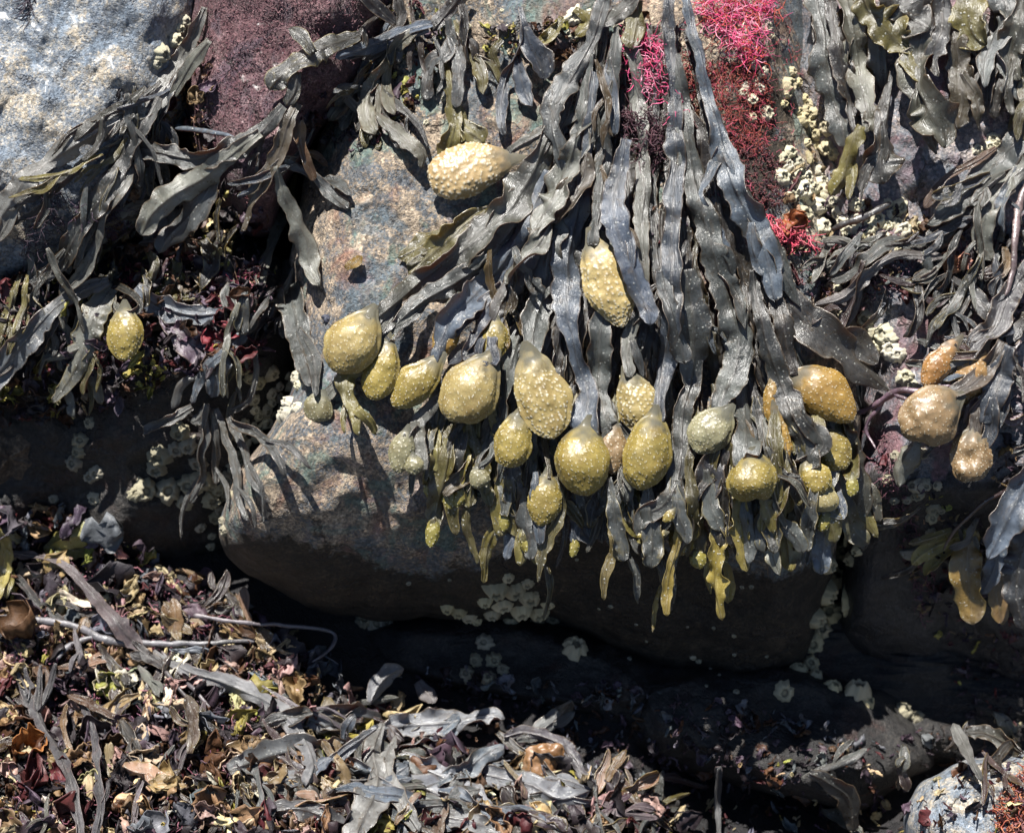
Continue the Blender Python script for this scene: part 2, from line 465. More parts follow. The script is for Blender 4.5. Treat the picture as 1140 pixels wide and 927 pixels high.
tag(put('ground', new_mesh('ground', gw, F, M_SOIL, {'crust_shade': np.zeros(len(gw))}), (0, 0, 0)), kind='structure')
ROCKS.append((gw, F))

VV, FF, off = [], [], 0
for v, f in ROCKS:
    VV.extend(map(tuple, v)); FF.extend(tuple(int(i) + off for i in x) for x in f); off += len(v)
BVH = BVHTree.FromPolygons(VV, FF)
del VV, FF
CAM = cam2world(np.array([0, 0, D * K]))
CAMV = Vector(CAM)


def hit(x, y):
    d = P([x, y, 0.0]) - CAM
    loc, nrm, idx, dist = BVH.ray_cast(CAMV, Vector(d).normalized())
    if loc is None:
        return -600.0, Vector(BACK)
    w = float(np.dot(np.array(loc) - ORIG, BACK)) / K
    if nrm.dot(Vector(BACK)) < 0: nrm = -nrm
    return w, nrm


# ---------------------------------------------------------------- ribbons
def dense(pts, step):
    p = np.asarray(pts, float)
    if len(p) == 2: p = np.array([p[0], (p[0] + p[1]) / 2, p[1]])
    e = np.concatenate([[2 * p[0] - p[1]], p, [2 * p[-1] - p[-2]]])
    e[0, 2:] = p[0, 2:]; e[-1, 2:] = p[-1, 2:]
    out = []
    for i in range(1, len(e) - 2):
        t = np.linspace(0, 1, 14, endpoint=False)[:, None]
        a, b, c, d = e[i - 1], e[i], e[i + 1], e[i + 2]
        out.append(0.5 * ((2 * b) + (-a + c) * t + (2 * a - 5 * b + 4 * c - d) * t ** 2 + (-a + 3 * b - 3 * c + d) * t ** 3))
    out.append(e[-2][None])
    q = np.concatenate(out)
    L = np.concatenate([[0], np.cumsum(np.hypot(*np.diff(q[:, :2], axis=0).T))])
    n = max(5, int(L[-1] / step))
    l = np.linspace(0, L[-1], n)
    return np.stack([np.interp(l, L, q[:, k]) for k in range(q.shape[1])], -1), l


def centreline(pts, lift, step=3.2, fall=0.3, smoothn=9):
    q, l = dense([p[:3] for p in pts], step)
    w = np.array([hit(a, b)[0] for a, b in q[:, :2]])
    st = l[1] - l[0]
    # never dive into a gap faster than the blade could bend
    for i in range(1, len(w)): w[i] = max(w[i], w[i - 1] - fall * st)
    for i in range(len(w) - 2, -1, -1): w[i] = max(w[i], w[i + 1] - 1.1 * st)
    k = np.hanning(smoothn + 2)[1:-1]; k /= k.sum()
    wp = np.pad(w, smoothn // 2, mode='edge')
    ws = np.convolve(wp, k, 'valid')
    w = np.maximum(ws, w - 4) + lift
    return q, l, w


SS = np.array([-1, -.93, -.8, -.6, -.38, -.16, -.07, 0, .07, .16, .38, .6, .8, .93, 1])


def ribbon(pts, lift, seed, ruf=0.24, cup=0.38, twist=0.6, wav=5.0, tip='round', jag=0.16, thick=1.3, fall=0.3, rib=1.5, root=0.7, lam=26, endw=None, ws=0.96):
    q, l, w = centreline(pts, lift, fall=fall)
    if endw is not None:
        f_ = np.clip(1 - (l[-1] - l) / 75.0, 0, 1); f_ = f_ * f_ * (3 - 2 * f_)
        w = w + (endw - w) * f_
    n = len(q); st = l[1] - l[0]
    hw = q[:, 2].copy()
    we = max(3.0, hw[-1])
    dend = l[-1] - l
    if tip == 'round':
        tl = max(we * 1.1, 6); hw = hw * np.sqrt(np.clip(1 - (1 - np.clip(dend / tl, 0, 1)) ** 2, 0.004, 1))
    elif tip == 'point':
        tl = we * 2.6; hw = hw * np.clip(dend / tl, 0.05, 1) ** 0.7
    dr = np.clip(l / (hw[0] * 2 + 4), 0, 1); hw = hw * (root + (1 - root) * dr)
    hw = hw * ws
    hw = hw * (1 + 0.22 * n1(l / 33, seed + 51) + 0.10 * n1(l / 13, seed + 52))
    lam = lam * (0.8 + 0.9 * ((seed * 0.618) % 1))
    w = w + wav * n1(l / 45, seed) + wav * 0.5 * n1(l / 17, seed + 3)
    x = q[:, 0] + 1.4 * n1(l / 30, seed + 5); y = q[:, 1]
    C = np.stack([x, -y, w], -1)
    T = np.gradient(C, axis=0); T /= np.linalg.norm(T, axis=1)[:, None] + 1e-9
    Z = np.array([0, 0, 1.0])
    B = np.cross(T, Z); B /= np.linalg.norm(B, axis=1)[:, None] + 1e-9
    N = np.cross(B, T)
    tau = twist * 1.5 * n1(l / 70, seed + 7) + twist * 0.6 * n1(l / 26, seed + 8)
    B2 = B * np.cos(tau)[:, None] + N * np.sin(tau)[:, None]
    N2 = -B * np.sin(tau)[:, None] + N * np.cos(tau)[:, None]
    cupv = cup * (n1(l / 48, seed + 11) * 2.4 + 0.1)
    rows = []
    for s in SS:
        sd = 1 if s > 0 else -1
        jg = 1 + jag * abs(s) ** 3 * (1.3 * n1(l / 7.5, seed + 20 + sd) + 1.0 * n1(l / 19, seed + 23 + sd))
        if tip == 'lobed':
            pass
        offx = hw * s * jg
        ph = seed * 1.7 + sd * 1.3
        rf = ruf * hw * abs(s) ** 2.2 * (np.sin(2 * math.pi * l / lam + ph + 5.0 * n1(l / 31, seed + 31 + sd)) * np.clip(0.30 + 1.3 * n1(l / 50, seed + 37 + sd), 0, 1.4) + 0.28 * n1(l / 14, seed + 61 + sd))
        zz = cupv * hw * s * s + rf + rib * math.exp(-(s / 0.14) ** 2) * np.clip(hw / 9, 0.2, 1.3) + 0.35 * n1(l / 9 + s * 3, seed + 40) + 1.3 * n1(s * 2.3 + l * 0 + 5, seed + 44) * n1(l / 60, seed + 45) * 1.2
        zz = np.clip(zz, -0.9 * hw - 2, 0.9 * hw + 3)
        rows.append(C + B2 * offx[:, None] + N2 * zz[:, None])
    G = np.stack(rows, 1)     # n x m x 3
    m = len(SS)
    du = np.gradient(G, axis=0); dv = np.gradient(G, axis=1)
    nr = np.cross(dv, du); nr /= np.linalg.norm(nr, axis=2)[..., None] + 1e-9
    th = thick * (1 - 0.55 * np.abs(SS) ** 2)[None, :, None]
    top = G + nr * th / 2; bot = G - nr * th / 2
    V = np.concatenate([top.reshape(-1, 3), bot.reshape(-1, 3)])
    V[:, 1] *= -1
    o2 = n * m
    F = []
    for i in range(n - 1):
        for j in range(m - 1):
            a = i * m + j
            F.append((a, a + 1, a + m + 1, a + m)); F.append((o2 + a, o2 + a + m, o2 + a + m + 1, o2 + a + 1))
        a = i * m
        F.append((a, a + m, o2 + a + m, o2 + a)); a = i * m + m - 1
        F.append((a, o2 + a, o2 + a + m, a + m))
    for j in range(m - 1):
        F.append((j, o2 + j, o2 + j + 1, j + 1)); a = (n - 1) * m + j
        F.append((a, a + 1, o2 + a + 1, o2 + a))
    ac = np.tile(np.tile(SS, n), 2); al = np.tile(np.repeat(l / 20.0, m), 2)
    return V, F, ac, al


def tube(pts, lift, seed, fall=0.6, nseg=8, wig=1.0):
    q, l, w = centreline(pts, lift, fall=fall)
    q[:, 2] *= 0.75 * np.linspace(1.1, 0.8, len(q))
    n = len(q)
    w = w + 2.5 * n1(l / 30, seed)
    C = np.stack([q[:, 0] + wig * 1.2 * n1(l / 14, seed + 2), -q[:, 1] + wig * 1.2 * n1(l / 15, seed + 4), w], -1)
    T = np.gradient(C, axis=0); T /= np.linalg.norm(T, axis=1)[:, None] + 1e-9
    B = np.cross(T, [0, 0, 1.0]); B /= np.linalg.norm(B, axis=1)[:, None] + 1e-9
    N = np.cross(B, T)
    a = np.linspace(0, 2 * math.pi, nseg, endpoint=False)
    r = q[:, 2] * (1 + 0.22 * n1(l / 9, seed + 6) + 0.15 * n1(l / 3.5, seed + 8))
    r[-1] *= 0.35; r[0] *= 0.5
    G = C[:, None] + r[:, None, None] * (np.cos(a)[None, :, None] * B[:, None] + 0.75 * np.sin(a)[None, :, None] * N[:, None])
    V = G.reshape(-1, 3); V[:, 1] *= -1
    F = [(i * nseg + j, i * nseg + (j + 1) % nseg, (i + 1) * nseg + (j + 1) % nseg, (i + 1) * nseg + j) for i in range(n - 1) for j in range(nseg)]
    F.append(tuple(range(nseg))[::-1]); F.append(tuple((n - 1) * nseg + j for j in range(nseg)))
    return V, F, np.full(len(V), 0.5), np.repeat(l / 20.0, nseg)


def joinp(parts):
    V, F, A, L, off = [], [], [], [], 0
    for v, f, a, l in parts:
        V.append(v); F.extend(tuple(int(i) + off for i in x) for x in f); A.append(a); L.append(l); off += len(v)
    return np.concatenate(V), F, np.concatenate(A), np.concatenate(L)


# ---------------------------------------------------------------- receptacles
def bladder(cx, cy, a, b, ang, lift, seed, rumple=0.10, bs=0.98, sp=4.7, bh=0.75, pear=0.10, depth=0.56, rimh=0.15, notch=0.0, point=0.55, dent=0.0, tiltw=0.0, nu=104, nv=120, wabs=None):
    """ang: degrees, direction of the far tip measured clockwise from straight down in the photo"""
    if a < 20: nu, nv = 56, 64
    r = np.random.default_rng(seed)
    u = np.linspace(0.0, 1.0, nu); v = np.linspace(0, 2 * math.pi, nv, endpoint=False)
    U, Vv = np.meshgrid(u, v, indexing='ij')
    th = U * math.pi
    z = -0.17 - 1.17 * np.cos(th)         # -1.34 neck  .. +1 tip
    body = np.clip(1 - z * z, 0, 1) ** (0.47 + 0.12 * point)
    body = body * (1 + pear * z) * (1 - point * 0.28 * np.clip(z, 0, 1) ** 2)
    body *= 1 - 0.30 * np.clip(-z, 0, 1) ** 2
    nk_ = (0.09 + 0.30 * np.clip((z + 1.34) / 0.5, 0, 1) ** 1.5) * np.clip(1 - (z + 0.6) / 0.6, 0, 1) * np.clip(np.sin(th) * 25, 0, 1)
    prof_ = (body ** 3 + nk_ ** 3) ** (1 / 3)
    dfac = depth * (0.16 + 0.84 * sm((z + 1.34) / 0.85))
    rb = b * prof_; rc = b * dfac * prof_
    ridge = rimh * b * (np.exp(-(np.minimum(Vv, 2 * math.pi - Vv) / 0.16) ** 2) + np.exp(-((Vv - math.pi) / 0.16) ** 2)) * np.clip(np.sin(th) * 1.6, 0, 1)
    X = (rb + ridge) * np.cos(Vv); Zz = rc * np.sin(Vv); L = a * z
    p = np.stack([X, L, Zz], -1)
    s = np.array([seed * 3.1, seed * 1.7, 0])
    nrm = np.stack([np.cos(Vv) * prof_, z * 0.8, np.sin(Vv) * prof_], -1); nrm /= np.linalg.norm(nrm, axis=-1)[..., None] + 1e-9
    low = fbm((p + s) / (b * 1.3), 2, seed) * b * rumple * 1.0 + fbm((p + s) / (b * 0.5), 2, seed + 4) * b * rumple * 0.28
    low = low * np.clip((z + 1.2) / 0.5, 0, 1)
    if dent:
        low -= dent * b * np.exp(-(((p[..., 0] - 2) / (b * .42)) ** 2 + ((p[..., 1]) / (a * .33)) ** 2)) * (p[..., 2] > 0)
    if notch:
        low -= notch * a * np.exp(-(p[..., 0] / (b * .35)) ** 2) * np.clip(z - 0.3, 0, 1)
    p = p + nrm * low[..., None]
    # a slight bend and a lopsided belly, different for each one
    bend = r.uniform(-0.16, 0.16); lop = r.uniform(-0.14, 0.14)
    p[..., 0] += bend * b * (z * z - 0.3) + lop * b * np.clip(z + 0.3, 0, 1) * (1 - z * z)
    # warts
    area = 4 * math.pi * ((a * b) ** 1.6 / 3 + (a * b * depth) ** 1.6 / 3 + (b * b * depth) ** 1.6 / 3) ** (1 / 1.6)
    nb = int(area / (sp * sp))
    i = np.arange(nb) + 0.5
    zz = -1 + 2 * i / nb; ph = (i * 2.39996) % (2 * math.pi) + r.normal(0, 0.12, nb)
    zz = np.clip(zz + r.normal(0, 0.03, nb), -0.93, 0.985)
    uu = np.arccos(np.clip(-(zz + 0.17) / 1.17, -1, 1)) / math.pi * (nu - 1); vi = (ph / (2 * math.pi) * nv) % nv
    bc = p[np.clip(np.round(uu).astype(int), 0, nu - 1), np.round(vi).astype(int) % nv]
    flat = p.reshape(-1, 3)
    best = np.full(len(flat), 1e9)
    size = bs * (0.75 + 0.5 * r.random(nb))
    hh = np.zeros(len(flat))
    for k0 in range(0, len(flat), 3000):
        d2 = ((flat[k0:k0 + 3000, None] - bc[None]) ** 2).sum(-1) / (size ** 2)[None]
        hh[k0:k0 + 3000] = np.exp(-d2.min(1))
    hh = hh.reshape(U.shape)
    hh = hh * np.clip((z + 0.78) / 0.25, 0, 1)
    p = p + nrm * (hh * bh * bs)[..., None]
    # orient: local +y(L) is towards tip
    g = math.radians(ang)
    dn = np.array([-math.sin(g), -math.cos(g), 0.0])      # image-up coordinates
    dn = dn * math.cos(tiltw) + np.array([0, 0, -math.sin(tiltw)])
    side = np.cross(dn, [0, 0, 1.0]); side /= np.linalg.norm(side)
    fr = np.cross(side, dn)
    w0 = (hit(cx, cy)[0] if wabs is None else wabs) + lift
    G = p[..., 0:1] * side + p[..., 1:2] * dn + p[..., 2:3] * fr
    G = G.reshape(-1, 3)
    V = np.stack([cx + G[:, 0], cy - G[:, 1], w0 + G[:, 2]], -1)
    F = []
    for i_ in range(nu - 1):
        o = i_ * nv
        F.extend((o + j, o + (j + 1) % nv, o + nv + (j + 1) % nv, o + nv + j) for j in range(nv))
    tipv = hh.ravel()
    neck = np.clip((-0.42 - z + 0.30 * vn(p / 7.0, seed)) / 0.6, 0, 1).ravel()
    return V, F, tipv, neck


GREY = (0.072, 0.080, 0.076); BLUE = (0.074, 0.095, 0.122); DK = (0.02, 0.018, 0.014); OLV = (0.14, 0.12, 0.03); PALE = (0.125, 0.128, 0.108)
YEL = (0.20, 0.150, 0.034); ORG = (0.21, 0.125, 0.025); TAN = (0.24, 0.182, 0.066); GRB = (0.17, 0.155, 0.085); BRN = (0.19, 0.125, 0.06)
RED = (0.14, 0.03, 0.04); PUR = (0.10, 0.065, 0.085)
_seed = [100]


def sd():
    _seed[0] += 13
    return _seed[0]


def frond(label, branches, blads=(), lift=14, col=GREY, mat=None, group=None, name='rockweed_frond', cat='seaweed', style=None, split=False, **kw):
    """branches: list of (points, dlift[, overrides]); blads: list of dict"""
    mat = mat or M_BLADE
    parts = []
    if split:
        for br in branches:
            o = frond(label, [br], (), lift, col, mat, group or label, name, cat, style, **kw)
        return o
    branches = list(branches)
    if style != 'tube' and mat is not M_STALK:
        for br in list(branches):
            if len(br) > 2 and br[2].get('tube'): continue
            p, ll = dense([x[:3] for x in br[0]], 6)
            if ll[-1] < 85: continue
            for q_ in range(random.choice([0, 0, 1, 1, 2] if ll[-1] < 200 else [0, 1, 2, 2])):
                i = int(random.uniform(0.35, 0.92) * (len(p) - 1)); i = max(1, min(len(p) - 2, i))
                dd = p[i + 1, :2] - p[i - 1, :2]; g = math.atan2(dd[1], dd[0]); sg = random.choice([-1, 1]); L = random.uniform(26, 75)
                an = g + sg * random.uniform(0.25, 0.6); h0 = max(3.4, p[i, 2] * random.uniform(.4, .7))
                a0 = p[i, :2]; a1 = a0 + L * .5 * np.array([math.cos(an), math.sin(an)]); a2 = a1 + L * .5 * np.array([math.cos(an - sg * .4), math.sin(an - sg * .4) + .15])
                branches.append(([(a0[0], a0[1], h0 * .7), (a1[0], a1[1], h0), (a2[0], a2[1], h0 * .55)], br[1] + random.uniform(-4, 3), dict(tip=random.choice(['round', 'point']))))
    for br in branches:
        ov = dict(kw)
        for bd in blads:
            g = math.radians(bd['ang']); tx, ty = bd['cx'] + math.sin(g) * bd['a'], bd['cy'] - math.cos(g) * bd['a']
            e = br[0][-1]
            if math.hypot(e[0] - tx, e[1] - ty) < 26 + bd['a'] * .3:
                wt = (hit(bd['cx'], bd['cy'])[0] if bd.get('wabs') is None else bd['wabs']) + bd['lift']
                ov['endw'] = wt
                br = (list(br[0]) + [(tx + (bd['cx'] - tx) * .12, ty + (bd['cy'] - ty) * .12, max(4.5, bd['b'] * .30))],) + tuple(br[1:])
                break
        if len(br) > 2: ov.update(br[2])
        if style == 'tube' or ov.pop('tube', False):
            parts.append(tube(br[0], lift + br[1], sd()))
        else:
            parts.append(ribbon(br[0], lift + br[1], sd(), **ov))
    V, F, A, L = joinp(parts)
    Wp = P(V)
    p0 = branches[0][0][0]
    base = P([p0[0], p0[1], hit(p0[0], p0[1])[0]])
    j = random.choice([0.3, 0.5, 0.75, 0.9, 1.0, 1.15, 1.35]) * random.uniform(.9, 1.1)
    c4 = (col[0] * j, col[1] * j, col[2] * (j + 0.10 * (random.random() - 0.5)), 1)
    me = new_mesh('blade' if blads else name, Wp - base, F, mat, {'across': A, 'along': L})
    if not blads:
        o = put(name, me, base, color=c4)
        return tag(o, label, cat, group)
    root = tag(empty(name, base), label, cat, group)
    put('blade', me, parent=root, color=c4)
    for bd in blads:
        bd = dict(bd)
        bc = bd.pop('col', YEL); lb = bd.pop('label', None)
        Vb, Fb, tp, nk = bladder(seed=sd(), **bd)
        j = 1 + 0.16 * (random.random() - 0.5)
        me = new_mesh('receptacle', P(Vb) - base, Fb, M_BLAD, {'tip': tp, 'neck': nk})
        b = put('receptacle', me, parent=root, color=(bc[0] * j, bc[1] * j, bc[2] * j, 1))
        if lb: b['label'] = lb
    return root


def B(cx, cy, a, b, ang, lift, **kw):
    return dict(cx=cx, cy=cy, a=a, b=b, ang=ang, lift=lift, **kw)


SPLIT = {'crinkled yellow tip stack on the lower right', 'small dark blades at the top edge above the bare rock', 'wispy weed clinging to the rim right of the bare rock', 'pair of dark thin stems crossing below the level stalk', 'grey shreds at the bottom edge of the lower pile', 'broad folded blade on the left of the lower pile', 'blue-grey blade stretched behind the curved strap', 'folded olive leaf beside the shaded weed at lower right'}
# ================================================================ CENTRAL CLUMP
exec_filler = []
for k in range(22):       # inner fronds, mostly coloured dark to paint shade in the gaps between front ones
    f = (k + 0.5) / 22
    x0 = 655 + 125 * f + random.uniform(-8, 8); x1 = 520 + 390 * f + random.uniform(-18, 18)
    y1 = 430 + 130 * math.sin(math.pi * min(1, f * 0.9 + 0.1)) + random.uniform(-40, 50)
    pts = []
    for i in range(8):
        t = i / 7
        pts.append((x0 + (x1 - x0) * t ** 1.25 + random.uniform(-7, 7), 30 + random.uniform(-5, 5) + (y1 - 30) * t, (4 + 9 * t if t < 0.75 else 9) * random.uniform(0.8, 1.25)))
    frond('inner rockweed frond glimpsed between the front fronds of the central clump', [(pts, 0)], lift=5 + random.uniform(0, 9), col=random.choice([DK, DK, GREY, (0.075, 0.065, 0.035)]),
          group='inner fronds of the central clump', jag=0.2)

frond('long frond curving left down to a torn brown tip at the clump top', [([(676, -10, 7), (660, 42, 8), (640, 78, 12), (622, 113, 14), (617, 142, 13), (624, 172, 9), (629, 205, 6)], 6)], lift=34, col=GREY)
frond('leftmost bundle frond ending in a big tan receptacle over bare rock',
      [([(648, 70, 5), (626, 120, 8), (606, 160, 15), (590, 198, 20), (566, 232, 20), (538, 262, 18), (505, 285, 14), (470, 310, 14), (440, 335, 12), (420, 352, 9), (408, 362, 8)], 8)],
      [B(393, 381, 37, 26, 31, 46, col=TAN, depth=0.8)], lift=20, col=PALE, ruf=0.25)
frond('frond with a narrow receptacle tucked second from the left of the cluster',
      [([(600, 205, 8), (572, 250, 14), (545, 285, 15), (510, 312, 15), (470, 335, 12), (440, 362, 9), (430, 380, 8)], 0)],
      [B(425, 411, 34, 18, 14, 42, col=YEL)], lift=24, col=GREY)
frond('frond curling over a pointed lemon shaped receptacle',
      [([(612, 190, 8), (590, 240, 12), (560, 290, 15), (532, 325, 18), (505, 350, 15), (492, 375, 12), (486, 402, 8)], 3, dict(cup=0.8))],
      [B(463, 427, 36, 19, 45, 44, col=YEL, point=1.0, rimh=0.18), B(498, 374, 27, 12, 25, 26, col=ORG)], lift=22, col=BLUE)
frond('frond carrying the widest tan receptacle of the left cluster',
      [([(640, 200, 8), (610, 250, 12), (590, 290, 12), (565, 320, 13), (550, 350, 14), (545, 375, 12), (550, 400, 9)], 8), ([(560, 315, 11), (540, 345, 15), (522, 380, 14), (500, 405, 9)], 10, dict(twist=1.0))],
      [B(523, 435, 43, 29, 36, 52, col=TAN, rimh=0.16, depth=0.62)], lift=22, col=BLUE)
frond('frond hiding a small warty receptacle behind the widest one',
      [([(632, 215, 8), (600, 270, 11), (572, 310, 11), (556, 340, 10), (550, 362, 8)], 0)],
      [B(549, 379, 22, 15, 8, 38, col=YEL)], lift=18, col=DK)
frond('yellow-veined leaf lying nearest the bare rock left of the clump',
      [([(545, 232, 6), (515, 252, 13), (482, 282, 14), (455, 306, 10)], 0), ([(505, 255, 8), (475, 270, 11), (442, 287, 6)], -2)], lift=9, col=OLV, mat=M_OLIVE, jag=0.25)
frond('wide blade beside the central parting that ends in a long flat receptacle',
      [([(655, 60, 6), (648, 130, 9), (640, 190, 12), (622, 240, 14), (610, 290, 16), (603, 330, 18), (595, 358, 16), (592, 385, 13), (594, 400, 10)], 12),
       ([(606, 318, 14), (590, 352, 13), (574, 382, 10), (566, 410, 10), (562, 440, 10), (556, 475, 9), (548, 508, 5)], 4)],
      [B(603, 441, 48, 26, -14, 54, col=TAN, rumple=0.14, rimh=0.2, depth=0.42, bs=1.5), B(571, 491, 32, 20, 17, 52, col=YEL), B(533, 531, 12, 10, 0, 40, col=GRB)], lift=18, col=GREY)
frond('broad blade above the round golden receptacle at the middle of the cluster',
      [([(662, 80, 6), (655, 160, 9), (645, 220, 13), (634, 270, 17), (631, 312, 19), (634, 355, 14), (643, 400, 11), (652, 430, 10), (654, 455, 13), (650, 482, 17)], 10)],
      [B(648, 512, 38, 30, 2, 56, col=YEL, pear=0.05, rimh=0.03, depth=0.85)], lift=20, col=BLUE)
frond('narrow frond beside the golden sphere with a dull side lobe',
      [([(672, 340, 10), (668, 380, 14), (668, 410, 12), (670, 445, 10), (678, 475, 10)], 6), ([(690, 470, 8), (702, 492, 9), (704, 515, 7), (698, 560, 8)], 8)],
      [B(682, 500, 28, 15, 0, 36, col=BRN)], lift=26, col=GREY)
frond('slender frond with a tan rumpled receptacle high in the clump middle',
      [([(688, 30, 6), (684, 70, 8), (677, 110, 9), (673, 150, 10), (671, 195, 9), (666, 235, 8), (661, 265, 7)], 8)],
      [B(677, 316, 50, 26, -20, 40, col=(0.33, 0.25, 0.10), rumple=0.12, rimh=0.1, depth=0.5, bs=1.6, pear=-0.22, point=0.8)], lift=24, col=GREY)
frond('smooth blue-grey blade lying across the rumpled tan receptacle',
      [([(697, 155, 8), (690, 190, 13), (683, 225, 14), (688, 260, 13), (700, 292, 12), (712, 322, 12), (722, 348, 12), (723, 362, 7)], 0)], lift=58, col=BLUE, ruf=0.12)
frond('straight strap blade right of the dark twig tuft leading to a mottled receptacle',
      [([(700, 30, 7), (708, 90, 8), (714, 160, 10), (716, 210, 10), (714, 250, 9), (716, 300, 9), (706, 350, 9), (698, 390, 8), (700, 415, 8)], 4)],
      [B(711, 449, 34, 21, -16, 44, col=TAN, bs=1.6)], lift=22, col=PALE)
frond('central strap blade dropping from the pink threads to an amber receptacle',
      [([(748, -10, 7), (744, 33, 8), (748, 70, 7), (752, 110, 9), (752, 155, 11), (750, 205, 10), (749, 250, 10), (749, 305, 13), (746, 355, 15), (739, 405, 13), (733, 440, 9), (733, 465, 9)], 10)],
      [B(721, 504, 41, 23, 11, 58, col=YEL, depth=0.8)], lift=28, col=BLUE, ruf=0.15)
frond('strap blade ending in a torn fan below the amber receptacle',
      [([(764, 300, 18), (771, 345, 20), (772, 390, 17), (768, 425, 12), (760, 460, 11), (757, 505, 11), (752, 540, 11), (738, 562, 14), (720, 572, 13), (712, 590, 7)], 4),
       ([(752, 535, 9), (757, 565, 10), (762, 595, 9), (752, 625, 8), (744, 655, 5), (744, 682, 4)], 2)],
      [B(760, 596, 22, 14, 0, 40, col=YEL), B(745, 574, 9, 5, 40, 62, col=YEL), B(716, 595, 7, 4, 80, 60, col=YEL), B(735, 595, 8, 5, 70, 62, col=YEL)], lift=32, col=GREY)
frond('long blade forking over the purple weed right of the clump crown',
      [([(764, -10, 8), (770, 35, 7), (780, 62, 8), (785, 98, 8), (792, 125, 12), (800, 150, 14), (808, 178, 16), (820, 212, 18), (835, 242, 18), (850, 272, 15), (858, 302, 13), (863, 335, 8)], 10),
       ([(802, 165, 9), (788, 195, 5), (780, 215, 6), (784, 240, 8), (800, 270, 10), (810, 300, 9)], 2)], lift=30, col=BLUE, ruf=0.15)
frond('diagonal blade feeding the grey and the squat yellow receptacles',
      [([(756, 60, 7), (758, 100, 9), (764, 150, 11), (770, 190, 12), (780, 225, 15), (790, 262, 15), (800, 300, 17), (812, 345, 21), (822, 378, 21), (817, 412, 18), (806, 440, 13), (800, 456, 9)], 10),
       ([(820, 395, 12), (825, 430, 12), (828, 465, 13), (830, 492, 16), (834, 515, 19)], 6)],
      [B(792, 479, 29, 20, 38, 52, col=GRB, sp=4.2), B(838, 533, 27, 26, -5, 54, col=YEL, notch=0.28, pear=0.25, depth=0.85)], lift=26, col=GREY)
frond('curved blade leading to the upturned cluster of yellow tips',
      [([(838, 300, 8), (845, 345, 9), (855, 385, 13), (868, 420, 16), (880, 455, 17), (893, 490, 17), (902, 515, 15)], 10), ([(886, 455, 10), (902, 475, 10), (918, 495, 9)], 14), ([(862, 480, 7), (875, 520, 9), (892, 560, 10), (898, 590, 8)], 0)],
      [B(908, 531, 22, 15, -30, 48, col=YEL), B(911, 553, 16, 21, 10, 42, col=(0.24, 0.20, 0.09)), B(929, 500, 25, 17, -35, 44, col=YEL), B(868, 487, 32, 11, -12, 30, col=ORG, rumple=0.3)], lift=30, col=GREY)
frond('frond with the glossy orange receptacle pointing right over the twig',
      [([(845, 250, 7), (855, 300, 9), (868, 345, 10), (876, 385, 9), (884, 408, 9)], 0)],
      [B(918, 440, 42, 26, -53, 52, col=ORG, pear=-0.05, point=0.8, rimh=0.08)], lift=28, col=DK)
frond('broad dark blade pointing right towards the bright barnacles',
      [([(858, 315, 14), (885, 345, 24), (915, 372, 28), (945, 398, 22), (972, 420, 13), (992, 436, 4)], 4)], lift=22, col=(0.085, 0.082, 0.078), tip='point', jag=0.06, ruf=0.1)
frond('frond behind the broad dark blade showing an orange receptacle edge', [([(850, 270, 8), (862, 330, 14), (868, 380, 16), (864, 405, 10)], 0)],
      [B(862, 442, 30, 10, 5, 26, col=ORG)], lift=14, col=DK)
frond('small stalked receptacle hanging alone under the cluster',
      [([(604, 470, 4), (608, 500, 3), (610, 517, 2.5), (612, 535, 5)], 8)],
      [B(606, 557, 28, 19, 8, 44, col=YEL, rimh=0.06)], lift=24, col=OLV)
frond('pale double-lobed tip hanging left below the cluster',
      [([(500, 430, 7), (480, 455, 9), (466, 470, 11), (463, 495, 11), (470, 520, 7)], 4)],
      [B(447, 503, 24, 12, 12, 36, col=GRB), B(461, 517, 11, 9, 0, 44, col=GRB)], lift=28, col=PALE)
frond('forked olive tip casting its shadow on the bare rock',
      [([(440, 372, 5), (415, 400, 7), (388, 418, 12), (388, 440, 9), (398, 462, 10), (400, 485, 6)], 4), ([(392, 440, 9), (382, 460, 7), (383, 482, 4)], 2), ([(398, 455, 8), (412, 470, 7), (418, 484, 4)], 4)], lift=30, col=OLV, mat=M_OLIVE, ruf=0.5)
frond('flat pale receptacle pressed against the rock left of the cluster', [([(380, 418, 5), (368, 435, 8), (360, 445, 9)], 0)], [B(355, 454, 16, 15, 20, 8, col=GRB, depth=0.4)], lift=4, col=PALE)
frond('leaf above the warty cream receptacle, amber where the sun comes through',
      [([(500, 70, 7), (503, 105, 8), (507, 135, 9), (510, 160, 14)], 0), ([(506, 138, 8), (500, 165, 13), (494, 200, 8)], -2), ([(508, 138, 8), (528, 150, 12), (540, 160, 10)], 0)], lift=14, col=OLV, mat=M_OLIVE, jag=0.25)
frond('stalk reaching left out of the clump to the warty cream receptacle',
      [([(640, 128, 6), (612, 143, 7), (590, 156, 7), (572, 166, 6)], 0, dict(cup=-0.4))],
      [B(524, 187, 47, 27, 75, 40, col=(0.34, 0.24, 0.11), bs=1.9, sp=4.9, bh=0.75, rumple=0.08, pear=0.16, depth=0.5, rimh=0.05, point=0.0)], lift=30, col=PALE)
frond('broad pale blade turning under the crown of the clump',
      [([(640, 150, 8), (632, 185, 14), (620, 215, 17), (606, 240, 14), (592, 265, 9)], 0)], lift=46, col=PALE, twist=0.9, ruf=0.4)
frond('dark folded blade with an amber heart under the crown',
      [([(655, 170, 10), (645, 205, 16), (628, 232, 20), (608, 245, 16), (590, 262, 10)], 0)], lift=38, col=(0.06, 0.048, 0.03), twist=1.0, ruf=0.35)
